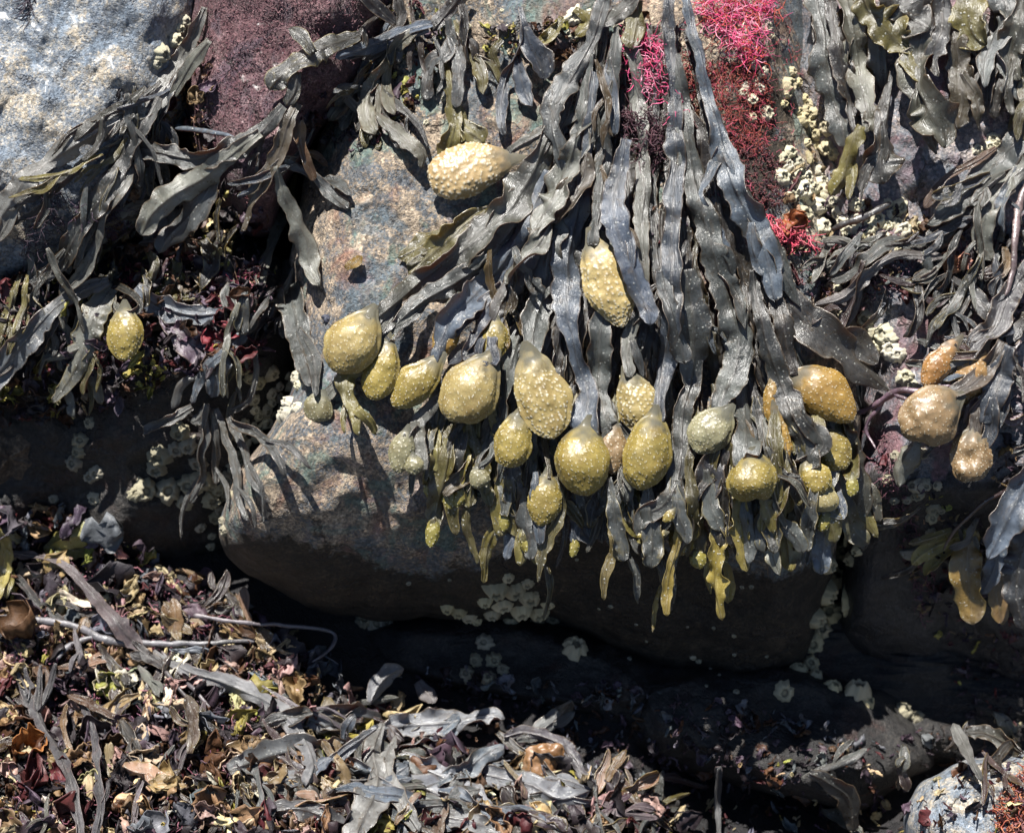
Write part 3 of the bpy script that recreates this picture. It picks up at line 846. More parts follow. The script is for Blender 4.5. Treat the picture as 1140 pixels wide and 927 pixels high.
frond('curled blade hanging left of the central parting with a yellow edge',
      [([(612, 250, 8), (596, 275, 12), (575, 300, 14), (562, 318, 10)], 0)], lift=44, col=PALE, twist=1.1, ruf=0.5)
frond('blade split at its tip beside the parting of the clump',
      [([(735, 300, 9), (742, 330, 12), (752, 370, 13), (763, 405, 9)], 0), ([(705, 380, 5), (712, 400, 6), (716, 420, 3)], 0)], lift=46, col=GREY)
frond('pointed blade at the right end of the clump crown', [([(835, 240, 9), (850, 262, 10), (865, 290, 9), (880, 320, 9), (892, 342, 5)], 0)], lift=36, col=GREY, tip='point')
frond('thin curved frond edging the squat yellow receptacle', [([(845, 455, 5), (853, 490, 6), (860, 510, 6), (876, 528, 5), (892, 531, 3)], 0)], lift=44, col=PALE, ruf=0.6)
frond('grey blade behind the squat yellow receptacle', [([(800, 490, 11), (790, 525, 16), (785, 550, 14), (784, 572, 8)], 0), ([(820, 530, 14), (830, 575, 20), (845, 600, 18), (868, 618, 8)], -4)], lift=28, col=(0.06, 0.062, 0.068), twist=0.6)
frond('tangled blade behind the lone stalked receptacle', [([(560, 440, 9), (545, 480, 10), (532, 510, 12), (512, 530, 12), (495, 552, 8)], 0), ([(590, 500, 9), (585, 540, 9), (578, 570, 7)], 0)], lift=18, col=(0.075, 0.06, 0.03), twist=0.7)
for k in range(120):   # lower fringe
    x = random.uniform(480, 945); y = random.uniform(430, 572) if x > 560 else random.uniform(430, 505) + 22 * math.exp(-((x - 780) / 90) ** 2)
    ln = random.uniform(45, 95); dx = random.uniform(-22, 22)
    hwid = random.uniform(6, 13)
    pts = [(x, y - 25, 5), (x + dx * .4, y + ln * .3, hwid), (x + dx * .8, y + ln * .6, hwid * 1.1), (x + dx, y + ln * 0.9, hwid * .6)]
    br = [(pts, 0)]
    if random.random() < .5:
        br.append(([(pts[1][0], pts[1][1], hwid * .8), (x - dx * .5 + 6, y + ln * .7, hwid * .8), (x - dx * .7 + 8, y + ln * .9, hwid * .4)], 2))
    bl = []
    if k % 5 == 0: bl = [B(pts[3][0], pts[3][1] + 4, random.uniform(11, 18), random.uniform(5, 8), random.uniform(-25, 25), 22, col=(0.17, 0.145, 0.03), wabs=-5)]
    frond('short olive frond tip with its receptacle hanging in the shaded fringe' if bl else 'short olive frond tip hanging in the shaded fringe under the clump',
          br, bl, lift=random.uniform(8, 44 if y > 545 or x > 760 else 22), fall=0.12, col=random.choice([OLV, (0.12, 0.10, 0.02), GREY, BLUE, GREY, (0.20, 0.165, 0.03), (0.13, 0.115, 0.03), DK]), mat=random.choice([M_OLIVE, M_OLIVE, M_BLADE]),
          group='fringe of receptacle tips' if bl else 'shaded fringe under the clump', name='frond_tip', ruf=0.4, twist=0.5)

# ================================================================ UPPER RIGHT CURTAIN
UR = [
    ('narrow blade at the left edge of the upper right curtain', [([(907, -20, 11), (914, 30, 13), (920, 75, 15), (926, 105, 13), (936, 135, 13), (940, 165, 7)], 0)], GREY),
    ('long blade second into the upper right curtain', [([(938, -20, 15), (948, 25, 14), (953, 60, 13), (958, 95, 14), (966, 125, 12), (964, 148, 8)], 8)], (0.10, 0.10, 0.075)),
    ('wide notched blade slanting right across the curtain top', [([(960, -20, 15), (968, 10, 18), (988, 35, 18), (1006, 54, 11), (1014, 62, 4)], 20)], OLV),
    ('broad grey blade crossing the curtain top', [([(980, -25, 15), (998, 5, 19), (1018, 22, 20), (1034, 34, 12)], 28)], (0.10, 0.10, 0.075)),
    ('large crumpled blade hanging at the middle of the curtain', [([(1028, 30, 10), (1024, 60, 17), (1022, 90, 21), (1034, 118, 22), (1044, 140, 21), (1052, 165, 14)], 16)], (0.10, 0.10, 0.075)),
    ('single pale leaf hanging lowest over the shaded rock', [([(993, 78, 5), (989, 110, 10), (982, 145, 15), (979, 175, 17), (983, 205, 12)], 8)], (0.10, 0.10, 0.075)),
    ('dark brown blade behind the crumpled one', [([(1060, 30, 12), (1068, 70, 15), (1070, 110, 14), (1066, 144, 8)], 4)], (0.07, 0.055, 0.025)),
    ('folded blade with amber patches beside the dark brown blade', [([(1075, -20, 14), (1078, 15, 18), (1086, 38, 18), (1100, 50, 9)], 18)], OLV),
    ('ragged blade over the corner of the curtain', [([(1110, -20, 16), (1122, 15, 15), (1110, 40, 13), (1098, 70, 12), (1096, 98, 6)], 14), ([(1108, 60, 10), (1120, 80, 10), (1116, 104, 5)], 12)], GREY),
    ('short lobed frond low on the curtain above the barnacles', [([(958, 140, 8), (946, 165, 11), (938, 195, 10), (925, 218, 5)], 6)], OLV),
    ('inner strap blade between two wider curtain blades', [([(925, 0, 9), (935, 60, 10), (945, 110, 9), (952, 150, 6)], 2)], DK),
    ('slim blade curling inward from the curtain rim', [([(1050, -20, 10), (1048, 30, 11), (1040, 60, 12), (1046, 85, 5)], 24)], GREY),
    ('pale serrated blade at the far edge of the curtain', [([(1140, -10, 14), (1136, 30, 14), (1128, 60, 14), (1134, 90, 8)], 10)], (0.10, 0.10, 0.075)),
]
for lb, br, c in UR:
    frond(lb, br, lift=22, col=c, mat=M_OLIVE if c is OLV else M_BLADE, fall=0.15, ruf=0.5, jag=0.3, twist=0.7, ws=1.0)
for k in range(14):
    x = random.uniform(915, 1130); y = random.uniform(-20, 50); ln = random.uniform(50, 110)
    frond('small blade half hidden in the upper right curtain', [([(x, y - 20, 8), (x + random.uniform(-8, 8), y + ln * .5, random.uniform(8, 14)), (x + random.uniform(-14, 14), y + ln, 6)], 0)],
          lift=random.uniform(6, 22), col=random.choice([GREY, OLV, DK, PALE]), group='half hidden curtain blades', fall=0.15, ruf=0.45, jag=0.25)
for k in range(16):   # curtain carries on past the frame
    x = random.uniform(1150, 1420); y = random.uniform(-120, 60); ln = random.uniform(70, 150)
    frond('blade of the upper curtain beyond the frame', [([(x, y - 20, 8), (x + random.uniform(-8, 8), y + ln * .5, random.uniform(10, 16)), (x + random.uniform(-14, 14), y + ln, 6)], 0)],
          lift=random.uniform(6, 22), col=random.choice([GREY, OLV, DK, PALE]), group='curtain blades beyond the frame', fall=0.15, ruf=0.45)

# ================================================================ RIGHT SIDE
RS = [
    ('long frond sweeping in from the right edge over the shaded rock', [([(1190, 60, 11), (1160, 115, 12), (1130, 160, 14), (1105, 188, 16), (1078, 215, 16), (1050, 242, 9), (1032, 250, 3)], 8)], GREY, {}),
    ('second sweeping frond that bends straight down at the right', [([(1200, 120, 10), (1150, 175, 12), (1120, 205, 13), (1100, 235, 15), (1092, 265, 14), (1104, 290, 8)], 14)], PALE, {}),
    ('thin stalk hanging straight at the right edge', [([(1150, 190, 5), (1136, 225, 6), (1130, 265, 6), (1126, 310, 5), (1118, 330, 3)], 20, dict(tube=True))], (0.14, 0.10, 0.10), {}),
    ('dark brown wisp over the pale twig at the right', [([(1110, 165, 4), (1085, 180, 5), (1058, 195, 4), (1040, 215, 6), (1028, 232, 4)], 4)], (0.10, 0.06, 0.04), {}),
    ('grey finger-thick twig lying on the barnacle patch', [([(993, 225, 4), (970, 238, 5), (945, 248, 6), (925, 255, 4)], 8, dict(tube=True))], (0.15, 0.15, 0.15), {}),
    ('flat shred crossing the rubble under the curtain', [([(1060, 270, 5), (1020, 275, 8), (990, 270, 9), (955, 300, 11), (925, 312, 6)], 6)], GREY, {}),
    ('narrow grey shred slanting down from the rubble', [([(1050, 285, 5), (1000, 285, 7), (965, 305, 8), (940, 330, 6), (905, 340, 4)], 12)], (0.13, 0.12, 0.115), {}),
    ('torn blade at the right above the brown receptacles', [([(1150, 290, 11), (1125, 325, 13), (1108, 365, 14), (1085, 385, 12), (1060, 428, 4)], 14)], (0.08, 0.075, 0.08), {}),
    ('strap blade with a pale fringe at mid right', [([(1058, 310, 8), (1078, 325, 12), (1095, 342, 12), (1108, 362, 6)], 8)], GREY, {}),
    ('dark strap crossing low at the far right', [([(1160, 335, 9), (1130, 362, 11), (1100, 392, 12), (1078, 420, 6)], 4)], DK, {}),
    ('smooth leaf curving beside the dented receptacle', [([(1124, 385, 12), (1115, 415, 15), (1104, 445, 14), (1092, 472, 9)], 24)], BLUE, {}),
    ('big drooping blade at the lower right edge', [([(1160, 500, 12), (1140, 540, 17), (1122, 575, 20), (1108, 605, 16), (1100, 622, 6)], 12)], BLUE, {}),
    ('speckled blade hanging off the lower right edge', [([(1170, 560, 14), (1140, 610, 18), (1132, 660, 16), (1140, 700, 10)], 24)], GREY, {}),
    ('crinkled yellow tip stack on the lower right', [([(1085, 590, 7), (1055, 603, 9), (1030, 615, 10), (1016, 628, 5)], 14), ([(1070, 605, 6), (1045, 625, 9), (1028, 640, 6)], 10), ([(1060, 590, 6), (1040, 598, 7), (1012, 605, 4)], 18)], (0.30, 0.25, 0.07), dict(mat=M_OLIVE)),
    ('amber tongue hanging beneath the crinkled yellow tips', [([(1078, 590, 12), (1078, 625, 17), (1080, 660, 18), (1083, 695, 14)], 8)], (0.22, 0.14, 0.03), dict(mat=M_OLIVE)),
    ('brown tongue beside the amber one with pale rim', [([(1108, 600, 12), (1106, 640, 15), (1112, 675, 14), (1118, 695, 8)], 4)], (0.14, 0.085, 0.03), dict(mat=M_OLIVE)),
    ('curled pale half-leaf hanging left of the dented receptacle', [([(1022, 490, 6), (1012, 505, 11), (1000, 525, 11), (1000, 542, 6)], 8)], PALE, dict(mat=M_OLIVE, cup=0.8)),
    ('thin wiry red-brown strand along the lower right', [([(1140, 535, 3), (1095, 560, 3), (1065, 590, 3), (1050, 612, 2)], 16, dict(tube=True))], (0.09, 0.04, 0.05), {}),
    ('wiry purple twig running right from the orange receptacle', [([(952, 462, 3), (975, 450, 4), (998, 436, 5), (1030, 434, 4), (1060, 430, 3)], 24, dict(tube=True)), ([(996, 438, 3), (1015, 446, 2.5), (1040, 440, 2)], 26, dict(tube=True)), ([(985, 445, 3), (965, 475, 3), (975, 500, 2)], 16, dict(tube=True))], PUR, {}),
    ('olive crumpled blade low against the dark rock right of the clump', [([(930, 520, 9), (940, 560, 14), (952, 590, 14), (968, 605, 7)], 10), ([(945, 575, 8), (965, 578, 10), (978, 592, 6)], 14)], (0.17, 0.16, 0.08), dict(mat=M_OLIVE)),
    ('dim green blade merging into the shade right of the clump', [([(925, 450, 12), (945, 500, 17), (955, 545, 16), (950, 585, 9)], 0)], (0.05, 0.05, 0.035), {}),
]
for lb, br, c, ex in RS:
    frond(lb, br, lift=14, col=c, split=lb in SPLIT, **{**dict(ruf=0.35, twist=0.5, fall=0.2), **ex})
frond('brown knobbly frond with two leathery receptacles in front of the orange ones',
      [([(1115, 380, 8), (1100, 410, 10), (1078, 430, 10), (1060, 440, 8)], 8), ([(1090, 425, 8), (1088, 460, 9), (1085, 485, 8)], 4)],
      [B(1036, 463, 34, 27, 62, 50, col=BRN, rumple=0.2, depth=0.6, label='leathery brown receptacle with a flat underside'),
       B(1081, 509, 31, 25, 8, 46, col=BRN, rumple=0.22, dent=0.5, depth=0.6, label='dented beige receptacle')], lift=24, col=(0.10, 0.08, 0.06))
frond('orange pair of receptacles standing behind the leathery brown ones',
      [([(1110, 340, 7), (1100, 370, 8), (1085, 390, 8), (1070, 400, 6)], 0)],
      [B(1046, 404, 31, 13, 38, 36, col=(0.25, 0.125, 0.035), rumple=0.12), B(1080, 418, 36, 19, 22, 28, col=(0.27, 0.155, 0.055), rumple=0.2)], lift=16, col=DK)

# ================================================================ LEFT SIDE
LS = [
    ('long frond running down left across the pale slab', [([(226, 8, 5), (214, 42, 8), (200, 68, 11), (183, 98, 13), (165, 122, 11), (142, 130, 9), (112, 145, 13), (85, 160, 14), (55, 180, 13), (28, 200, 13), (8, 232, 14), (-20, 270, 12), (-60, 300, 8)], 6)], (0.14, 0.14, 0.125), {}),
    ('lower branch splitting off the long frond on the slab', [([(176, 108, 9), (160, 138, 10), (140, 168, 11), (122, 205, 13), (98, 240, 14), (80, 272, 13), (60, 300, 10), (30, 320, 8)], 10)], GREY, {}),
    ('slim strand beside the lower branch, wrapped in fine threads', [([(150, 180, 6), (132, 210, 8), (112, 245, 9), (105, 275, 8), (92, 305, 7), (66, 330, 5)], 16)], PALE, {}),
    ('short pale blade at the root of the long frond', [([(232, 45, 5), (220, 62, 8), (205, 85, 8), (192, 108, 6)], 14)], PALE, {}),
    ('bright spread tuft at the crest of the purple rock', [([(400, 40, 8), (375, 48, 11), (350, 58, 13), (325, 75, 13), (306, 92, 13), (300, 100, 8)], 12), ([(350, 60, 8), (335, 40, 8), (322, 32, 5)], 16), ([(330, 80, 9), (328, 100, 9), (318, 118, 6)], 10)], PALE, dict(mat=M_OLIVE, ruf=0.5)),
    ('twisted double stalk reaching over the purple rock', [([(480, 26, 6), (455, 33, 7), (428, 45, 8), (400, 55, 8), (372, 64, 6)], 12), ([(478, 34, 4), (450, 44, 5), (420, 56, 5), (385, 66, 4)], 8)], BLUE, dict(ruf=0.1)),
    ('curving blade along the lower rim of the purple rock', [([(316, 118, 7), (296, 140, 10), (272, 160, 12), (245, 170, 11), (215, 176, 11), (180, 170, 11), (146, 163, 9)], 8)], GREY, {}),
    ('wide forked blade fanning down from the purple rock', [([(290, 148, 9), (258, 172, 12), (228, 196, 13), (195, 215, 14), (168, 238, 13), (157, 262, 9)], 14), ([(225, 200, 9), (195, 235, 11), (172, 262, 10), (166, 280, 6)], 10)], PALE, {}),
    ('grey leaf with an amber fold below the wide forked blade', [([(246, 178, 8), (232, 210, 13), (212, 240, 15), (190, 262, 13), (178, 282, 8)], 20)], GREY, dict(twist=0.7)),
    ('dark twig bridging a gap in the purple rock', [([(195, 143, 3), (220, 145, 4), (245, 148, 4), (263, 154, 3)], 14, dict(tube=True))], (0.08, 0.10, 0.12), {}),
    ('arching blade with an amber side over the black hollow', [([(330, 115, 8), (318, 140, 9), (312, 165, 10), (298, 195, 10), (280, 228, 9), (268, 258, 6)], 10)], (0.10, 0.08, 0.05), dict(twist=0.8)),
    ('long hanging frond forking above the bright barnacle line', [([(306, 185, 5), (314, 212, 7), (326, 238, 10), (340, 268, 13), (346, 298, 13), (356, 318, 8)], 12), ([(320, 232, 7), (306, 262, 8), (297, 290, 9), (288, 322, 6)], 8)], PALE, {}),
    ('ruffled blade dangling over the bright barnacle line', [([(318, 290, 8), (322, 320, 14), (330, 352, 13), (336, 385, 14), (342, 412, 11), (346, 430, 6)], 10)], GREY, dict(ruf=0.5)),
    ('dark glossy strap sweeping out at the left edge', [([(122, 312, 7), (95, 322, 9), (64, 340, 10), (34, 370, 12), (8, 402, 16), (-25, 440, 16)], 34)], (0.075, 0.085, 0.095), dict(ruf=0.08)),
    ('forked pale blade reaching down beside the lone oval receptacle', [([(128, 318, 8), (112, 340, 14), (98, 368, 18), (90, 395, 12), (76, 425, 9), (58, 448, 4)], 26), ([(95, 385, 8), (70, 395, 7), (48, 400, 4)], 24), ([(88, 400, 6), (104, 420, 6), (114, 450, 5)], 18)], PALE, dict(mat=M_OLIVE)),
    ('ribbed blue-grey leaf right of the lone oval receptacle', [([(152, 318, 8), (170, 335, 13), (195, 346, 15), (222, 350, 12), (248, 348, 6)], 26)], BLUE, dict(rib=2.5)),
    ('purple stained blade under the ribbed leaf', [([(172, 345, 9), (195, 370, 13), (215, 388, 15), (232, 398, 10)], 16)], (0.12, 0.09, 0.12), {}),
    ('grey strap dropping to the bunch of finger stalks', [([(284, 350, 5), (268, 370, 9), (253, 392, 11), (242, 418, 11), (236, 442, 7)], 22)], BLUE, {}),
    ('bunch of finger-like stalks hanging in the hollow', [([(238, 425, 5), (215, 420, 6), (198, 430, 6), (192, 455, 5)], 22, dict(cup=0.9, jag=0.2, ws=0.95, rib=2.2, ruf=0.3)), ([(214, 453, 6), (190, 466, 6), (160, 484, 6)], 26, dict(cup=0.9, jag=0.2, ws=0.95, rib=2.2, ruf=0.3)),
        ([(286, 385, 3), (284, 420, 4), (275, 445, 5), (256, 457, 5)], 26, dict(cup=0.9, jag=0.2, ws=0.95, rib=2.2, ruf=0.3)), ([(258, 468, 5), (285, 482, 6), (305, 502, 6), (317, 530, 4)], 24, dict(cup=0.9, jag=0.2, ws=0.95, rib=2.2, ruf=0.3)),
        ([(232, 450, 5), (228, 480, 6), (222, 505, 5), (224, 530, 4), (212, 560, 5)], 22, dict(cup=0.9, jag=0.2, ws=0.95, rib=2.2, ruf=0.3)), ([(240, 455, 5), (250, 485, 6), (262, 515, 6), (266, 550, 5), (278, 580, 4)], 20, dict(cup=0.9, jag=0.2, ws=0.95, rib=2.2, ruf=0.3)),
        ([(236, 455, 4), (240, 500, 5), (240, 540, 5)], 14, dict(cup=0.9, jag=0.2, ws=0.95, rib=2.2, ruf=0.3)), ([(255, 465, 4), (272, 500, 5), (280, 530, 5), (300, 560, 4)], 14, dict(cup=0.9, jag=0.2, ws=0.95, rib=2.2, ruf=0.3)), ([(232, 452, 7), (222, 465, 8), (212, 470, 7)], 22)], (0.075, 0.08, 0.08), {}),
    ('crumpled blade hanging from the top by the bare rock', [([(500, 20, 7), (502, 45, 7), (496, 62, 8), (482, 68, 9), (474, 88, 9), (476, 112, 7)], 6), ([(500, 40, 7), (510, 62, 9), (512, 90, 8), (508, 120, 5)], 10)], GREY, {}),
    ('slender blade twisting down the bare rock face', [([(580, 8, 5), (582, 40, 7), (572, 68, 6), (562, 92, 7), (558, 125, 9), (562, 152, 7)], 10), ([(574, 62, 6), (580, 85, 8), (588, 110, 8), (592, 118, 5)], 10)], BLUE, dict(twist=0.8)),
    ('dark rounded leaf between the bare rock and the clump crown', [([(585, 30, 7), (592, 55, 13), (602, 75, 13), (606, 90, 6)], 14)], BLUE, dict(cup=0.8)),
    ('drooping forked frond on the left of the bare rock', [([(470, 30, 6), (440, 50, 8), (424, 75, 9), (412, 100, 10), (410, 125, 12), (418, 150, 8)], 10), ([(445, 45, 5), (432, 75, 6), (432, 110, 7), (440, 128, 6)], 8), ([(418, 128, 8), (435, 142, 9), (455, 158, 11), (470, 172, 8), (468, 188, 4)], 12)], (0.12, 0.115, 0.085), {}),
    ('curly pale tuft at the shadowed edge of the bare rock', [([(402, 100, 8), (388, 125, 10), (380, 145, 7)], 14), ([(395, 105, 7), (378, 118, 7), (366, 135, 5)], 8)], PALE, dict(ruf=0.6)),
    ('small amber curl on the bare rock', [([(385, 300, 5), (395, 292, 7), (404, 285, 4)], 2)], (0.25, 0.15, 0.03), dict(mat=M_OLIVE)),
    ('small dark blades at the top edge above the bare rock', [([(395, -15, 8), (420, 10, 11), (440, 28, 7)], 6), ([(520, -15, 7), (500, 10, 9), (480, 35, 8)], 10), ([(440, -15, 6), (446, 20, 6), (432, 40, 5)], 12)], DK, {}),
    ('wispy weed clinging to the rim right of the bare rock', [([(625, 20, 6), (612, 40, 8), (598, 48, 6)], 4), ([(640, 10, 5), (655, 25, 8), (640, 40, 6)], 4), ([(560, 45, 5), (548, 60, 6), (555, 78, 4)], 4)], OLV, dict(mat=M_OLIVE, ruf=0.6)),
    ('broad blade leaning over the crown top of the clump', [([(715, -10, 8), (700, 8, 13), (680, 22, 10), (672, 30, 5)], 26)], PALE, {}),
    ('flat broken blade tip inside the crown near the pink threads', [([(712, 0, 6), (708, 25, 10), (704, 45, 10), (704, 55, 6)], 22)], OLV, dict(mat=M_OLIVE)),
]
for lb, br, c, ex in LS:
    frond(lb, br, lift=12, col=c, split=lb in SPLIT, **{**dict(ruf=0.32, twist=0.45, fall=0.35), **ex})
frond('lone oval yellow receptacle hanging over the black hollow', [([(110, 308, 5), (128, 318, 6), (145, 328, 5), (155, 340, 4), (146, 348, 5)], 0)], [B(139, 372, 29, 18, 2, 20, col=YEL, wabs=-25)], lift=26, col=GREY)
frond('half shaded receptacle deep behind the left fronds', [([(200, 270, 5), (196, 288, 6), (192, 298, 6)], 0)], [B(190, 315, 22, 19, 0, 4, col=OLV)], lift=4, col=DK)
frond('small round yellow-green receptacle low at the far left', [([(60, 380, 5), (50, 392, 5), (46, 400, 5)], 0)], [B(44, 411, 12, 10, 0, 4, col=YEL)], lift=4, col=DK)

def strands(label, group, zones, n, h, lmin, lmax, cols, lift, gmin, gmax, mats=None, name='weed_strand'):
    for k in range(n):
        z = random.choice(zones); x, y = random.uniform(z[0], z[2]), random.uniform(z[1], z[3])
        g = random.uniform(gmin, gmax); L = random.uniform(lmin, lmax); h0 = random.uniform(*h)
        pts = []
        for i in range(5):
            pts.append((x, y, h0 * (0.6 if i in (0, 4) else random.uniform(.8, 1.2)))); g += random.uniform(-.28, .28)
            x += L / 4 * math.cos(g); y += L / 4 * math.sin(g)
        m_ = pts[2]; s_ = random.choice([-1, 1])
        br = [(pts, 0), ([(m_[0], m_[1], h0 * .5), (m_[0] + L * .22 * math.cos(g + s_ * .7), m_[1] + L * .22 * math.sin(g + s_ * .7), h0 * .8), (m_[0] + L * .45 * math.cos(g + s_ * .4), m_[1] + L * .45 * math.sin(g + s_ * .4), h0 * .5)], 1)]
        frond(label, br, lift=random.uniform(*lift), col=random.choice(cols), mat=random.choice(mats or [M_BLADE, M_BLADE, M_OLIVE]), group=group, ruf=0.4, cup=0.6, twist=0.8, ws=1.0, name=name)


strands('thin forked strand in the web of fronds left of the purple rock', 'thin strands of the left web', [(130, 70, 200, 150), (90, 130, 190, 240), (30, 200, 140, 300), (150, 170, 270, 230)], 30, (2.5, 6), 50, 120, [GREY, PALE, DK, BLUE, OLV], (6, 26), 1.5, 2.7)
strands('dark forked strand spilling through the cleft by the bare rock', 'strands in the cleft', [(370, 60, 440, 110), (290, 120, 350, 230), (430, 0, 520, 50)], 26, (3, 7), 40, 95, [GREY, DK, DK, OLV, BLUE, (0.09, 0.045, 0.015)], (6, 30), 0.9, 2.6)
strands('narrow strand hanging in the left hollow', 'narrow strands in the left hollow', [(20, 260, 140, 350), (250, 250, 330, 380)], 24, (3, 7), 45, 110, [GREY, PALE, DK, OLV], (20, 50), 1.2, 2.3)
strands('thin forked weed lying across the litter', 'thin forked weed on the litter', [(-20, 620, 330, 900), (250, 780, 420, 900), (400, 850, 740, 915)], 44, (2, 5.5), 40, 110, [GREY, PALE, (0.16, 0.14, 0.16), (0.09, 0.06, 0.07), DK], (18, 44), -0.6, 2.2, [M_BLADE, M_STALK])
DRY = [(0.36, 0.25, 0.12), (0.20, 0.115, 0.045), (0.10, 0.045, 0.018), (0.06, 0.03, 0.045), (0.28, 0.17, 0.11), (0.04, 0.022, 0.018), (0.42, 0.33, 0.19), (0.03, 0.02, 0.02)]
strands('crumpled dried blade matted into the litter', 'dried blades matted in the litter', [(-20, 600, 240, 900), (0, 660, 330, 915), (100, 700, 400, 915), (380, 880, 740, 925)], 80, (3.5, 11), 25, 70, DRY, (14, 40), -3.1, 3.1, [M_OLIVE, M_BLADE], name='dried_blade')
strands('dark damp blade lying in the sparse litter near the corner stone', 'damp blades near the corner stone', [(740, 860, 1010, 925), (1000, 790, 1140, 850)], 12, (3, 8), 30, 80, [DK, GREY, (0.06, 0.03, 0.03), OLV], (8, 24), -3.1, 3.1, name='dried_blade')
strands('glossy blue-black blade packed in the lower pile', 'blades packed in the lower pile', [(260, 790, 420, 890), (420, 810, 620, 900)], 26, (6, 12), 50, 110, [BLUE, GREY, BLUE, DK], (20, 44), -0.5, 0.9, [M_BLADE])
strands('forked strip half lost in the tangle above the brown receptacles', 'strips in the right tangle', [(930, 250, 1140, 320), (1060, 180, 1140, 300), (1090, 320, 1150, 480)], 34, (3, 7), 45, 110, [GREY, DK, BLUE, PALE, (0.10, 0.06, 0.06)], (10, 36), 1.6, 2.9)
strands('slim twisted strand threading between the clump straps', 'slim strands between the clump straps', [(620, 60, 700, 200), (540, 220, 640, 340), (700, 150, 800, 350), (640, 380, 860, 470)], 15, (3, 6.5), 60, 130, [GREY, BLUE, DK, PALE, (0.10, 0.06, 0.015)], (26, 50), 1.2, 2.0)
for k in range(34):
    x, y = random.choice([(random.uniform(-20, 290), random.uniform(240, 400)), (random.uniform(-20, 130), random.uniform(270, 430)), (random.uniform(150, 300), random.uniform(230, 340))])
    g = random.uniform(0.2, 2.6); L = random.uniform(22, 60); h0 = random.uniform(4, 9)
    frond('small torn frond scrap in the left hollow tangle', [([(x, y, h0 * .6), (x + L * .5 * math.cos(g), y + L * .5 * math.sin(g), h0), (x + L * math.cos(g + .4), y + L * math.sin(g + .4), h0 * .6)], 0)],
          lift=random.uniform(14, 46), col=random.choice([GREY, DK, OLV, (0.14, 0.09, 0.03), (0.10, 0.05, 0.06), PALE]), mat=random.choice([M_BLADE, M_OLIVE]), group='torn scraps in the left hollow', name='frond_scrap', ruf=0.5, cup=0.8, twist=0.9)
for k in range(30):
    x, y = random.choice([(random.uniform(960, 1150), random.uniform(255, 330)), (random.uniform(1085, 1160), random.uniform(320, 560)), (random.uniform(1010, 1150), random.uniform(560, 620))])
    g = random.uniform(0.4, 2.9); L = random.uniform(24, 70); h0 = random.uniform(3.5, 9)
    frond('small torn frond strip in the tangle at the right', [([(x, y, h0 * .6), (x + L * .5 * math.cos(g), y + L * .5 * math.sin(g), h0), (x + L * math.cos(g + .3), y + L * math.sin(g + .3), h0 * .6)], 0)],
          lift=random.uniform(10, 30), col=random.choice([GREY, DK, DK, (0.14, 0.09, 0.04), (0.10, 0.06, 0.07), PALE]), mat=random.choice([M_BLADE, M_OLIVE]), group='torn strips in the right tangle', name='frond_scrap', ruf=0.5, cup=0.8, twist=0.9)
for x0, y0, x1, y1, hh, c, lb in [(752, 600, 743, 686, 6, (0.26, 0.19, 0.03), 'thin jagged golden tip dangling lowest in the middle of the fringe'), (798, 600, 803, 690, 11, (0.22, 0.17, 0.03), 'wide translucent yellow tongue dangling at the fringe bottom'),
                                  (680, 610, 673, 668, 5, (0.2, 0.15, 0.04), 'narrow pointed tip below the amber receptacle'), (822, 570, 832, 636, 9, (0.26, 0.21, 0.05), 'bright yellow tip beside the wide translucent tongue'),
                                  (858, 575, 868, 640, 8, PALE, 'pale hooked tip at the right of the fringe'), (958, 560, 978, 598, 9, OLV, 'frilled pale tip at the far right of the fringe'), (620, 570, 598, 648, 7, (0.16, 0.14, 0.05), 'dim leaf angled left under the lone stalked receptacle')]:
    frond(lb, [([(x0, y0 - 40, hh * .7), (x0 + 3, y0, hh), ((x0 + x1) / 2 - 3, (y0 + y1) / 2, hh * 1.1), (x1, y1, hh * .5)], 0)], lift=34, fall=0.1, col=c, mat=M_OLIVE, ruf=0.5, jag=0.3, twist=0.6)

